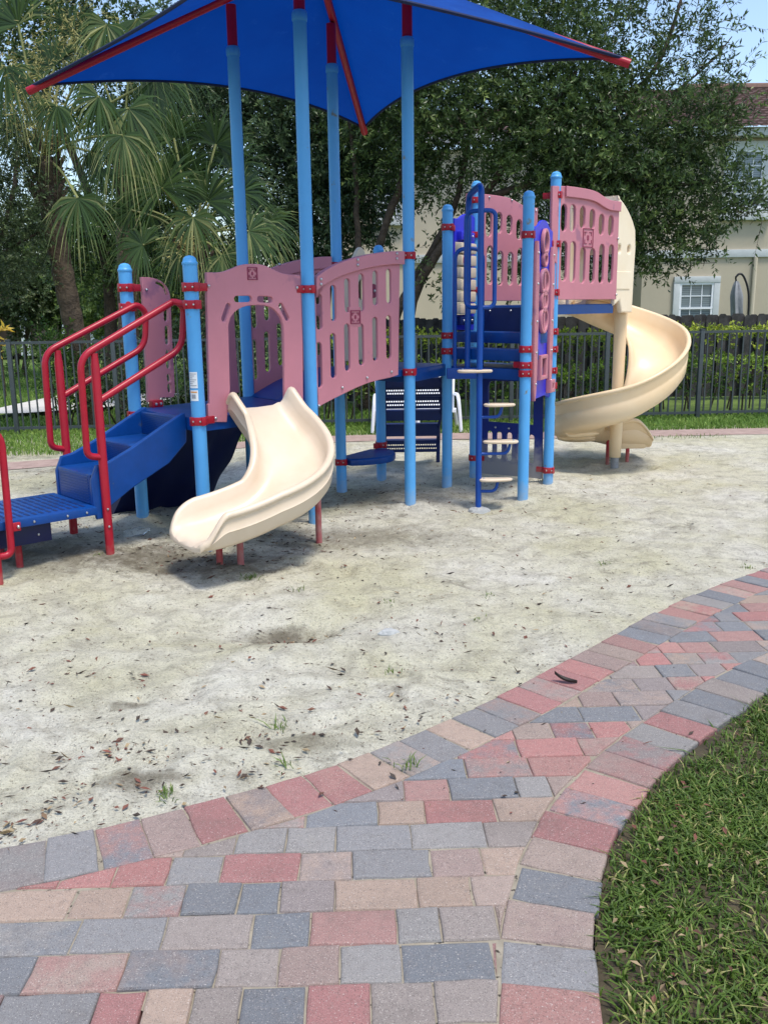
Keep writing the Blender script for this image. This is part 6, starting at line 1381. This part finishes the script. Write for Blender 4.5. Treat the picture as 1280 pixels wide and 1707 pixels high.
# soil edge strip beside the path is the lawn_soil sheet; small weeds on the sand
M['weed'] = leaf_mat("weed_blades", lin(62, 84, 34), lin(104, 128, 58), lin(156, 168, 96), .3, .5)
WEEDS = (("bright green weed in a joint of the brick path", 677, 1278, 26, .05), ("round green weed at the sand edge near the red bricks", 275, 1328, 30, .045), ("grassy weed under the small slide's front leg", 418, 968, 40, .06), ("small weed beside the sand hollow", 648, 1005, 16, .05), ("weed on the open sand left of the curled leaf", 470, 1212, 14, .06), ("weed in the sand near the bricks, above the grey paver row", 475, 1278, 12, .05), ("low weed on the sand right of the small slide", 815, 992, 14, .04), ("weed tuft on the right-hand sand below the spiral slide", 1010, 938, 18, .05), ("dark weed beside the curving brick edge at the right", 1245, 944, 20, .05),
         ("pale tuft beside the foot of the high deck's nearest post", 905, 806, 16, .05), ("grass patch on the sand in front of the back path at the right", 1150, 731, 90, .07), ("tiny weed on the sand between slide and hollow", 495, 985, 12, .04), ("little green weed by the red stair leg", 165, 948, 14, .035), ("sparse weed in the middle of the sand", 660, 1120, 12, .045), ("thin weed on the sand near the path bend", 795, 1035, 10, .045))
for i, (lbl, px, py, n, h_) in enumerate(WEEDS):
    g_ = gnd(px, py); z = .002 if g_[1] < y_far(g_[0]) else float(gh(g_[0], g_[1])) - .005; rr = np.random.default_rng(90 + i); sp_ = .22 if n > 60 else .022
    V, Fq = blades(n, np.c_[g_[0] + rr.normal(0, sp_, n), g_[1] + rr.normal(0, sp_ * (.35 if n > 60 else 1), n), np.full(n, z)], h_ * .4, h_ * .7, .003, .007, 1.2, 90 + i)
    tn = np.clip(rr.normal(.5, .2, n), 0, 1); o = npmesh("weed_tuft", V, Fq, M['weed'], tint=np.r_[tn, tn]); props(o, lbl, "weed", "weeds on the sand and path")
# clear plastic bottle, white stone, curled leaf
g_ = gnd(226, 914); zb_ = float(gh(g_[0], g_[1])) + .03; b = MB(); ax_ = np.array([.75, .6, .05]); ax_ /= np.linalg.norm(ax_); c_ = np.array([g_[0], g_[1], zb_])
b.tube([c_ + ax_ * t for t in (-.07, -.065, -.02, -.01, 0, .05, .075, .09, .105)], .03, 14, radii=[.02, .031, .032, .029, .032, .031, .02, .012, .012]); bt_ = b.build("plastic_bottle", M['clear'], None, smooth=60); props(bt_, "clear crumpled plastic bottle lying on the sand between stairs and small slide", "bottle")
g_ = gnd(648, 1061); b = MB(); n = 9; b.lathe((g_[0], g_[1], float(gh(g_[0], g_[1])) - .006), [(.045, 0), (.05, .012), (.036, .026), (.012, .032)], 9)
b.v = [(g_[0] + (x - g_[0]) * 1.1 + RNG.normal(0, .003), g_[1] + (y - g_[1]) * .6 + RNG.normal(0, .003), z + RNG.normal(0, .002)) for x, y, z in b.v]; props(b.build("white_stone", M['concf'], None, smooth=20), "flat white stone on the sand right of the hollow", "stone")
g_ = gnd(943, 1139); b = MB(); V = []; n = 8
for i in range(n + 1):
    t = i / n; w_ = .016 * math.sin(math.pi * min(1, t * .93 + .05)); z = .004 + .03 * (1 - t) ** 3
    for k in (-1, 0, 1): V.append((g_[0] - .045 + .09 * t, g_[1] + .02 - .035 * t + k * w_, z + abs(k) * .014))
b.add(V, [q for i in range(n) for k in (0, 1) for q in ((3 * i + k, 3 * i + k + 1, 3 * i + k + 4, 3 * i + k + 3),)]); m_ = b.build("curled_leaf", mat("dark_dry_leaf", lin(62, 56, 52), .7, .3, 40, .2, 90), None, smooth=60); props(m_, "dark curled dry leaf lying on the brick path", "leaf")
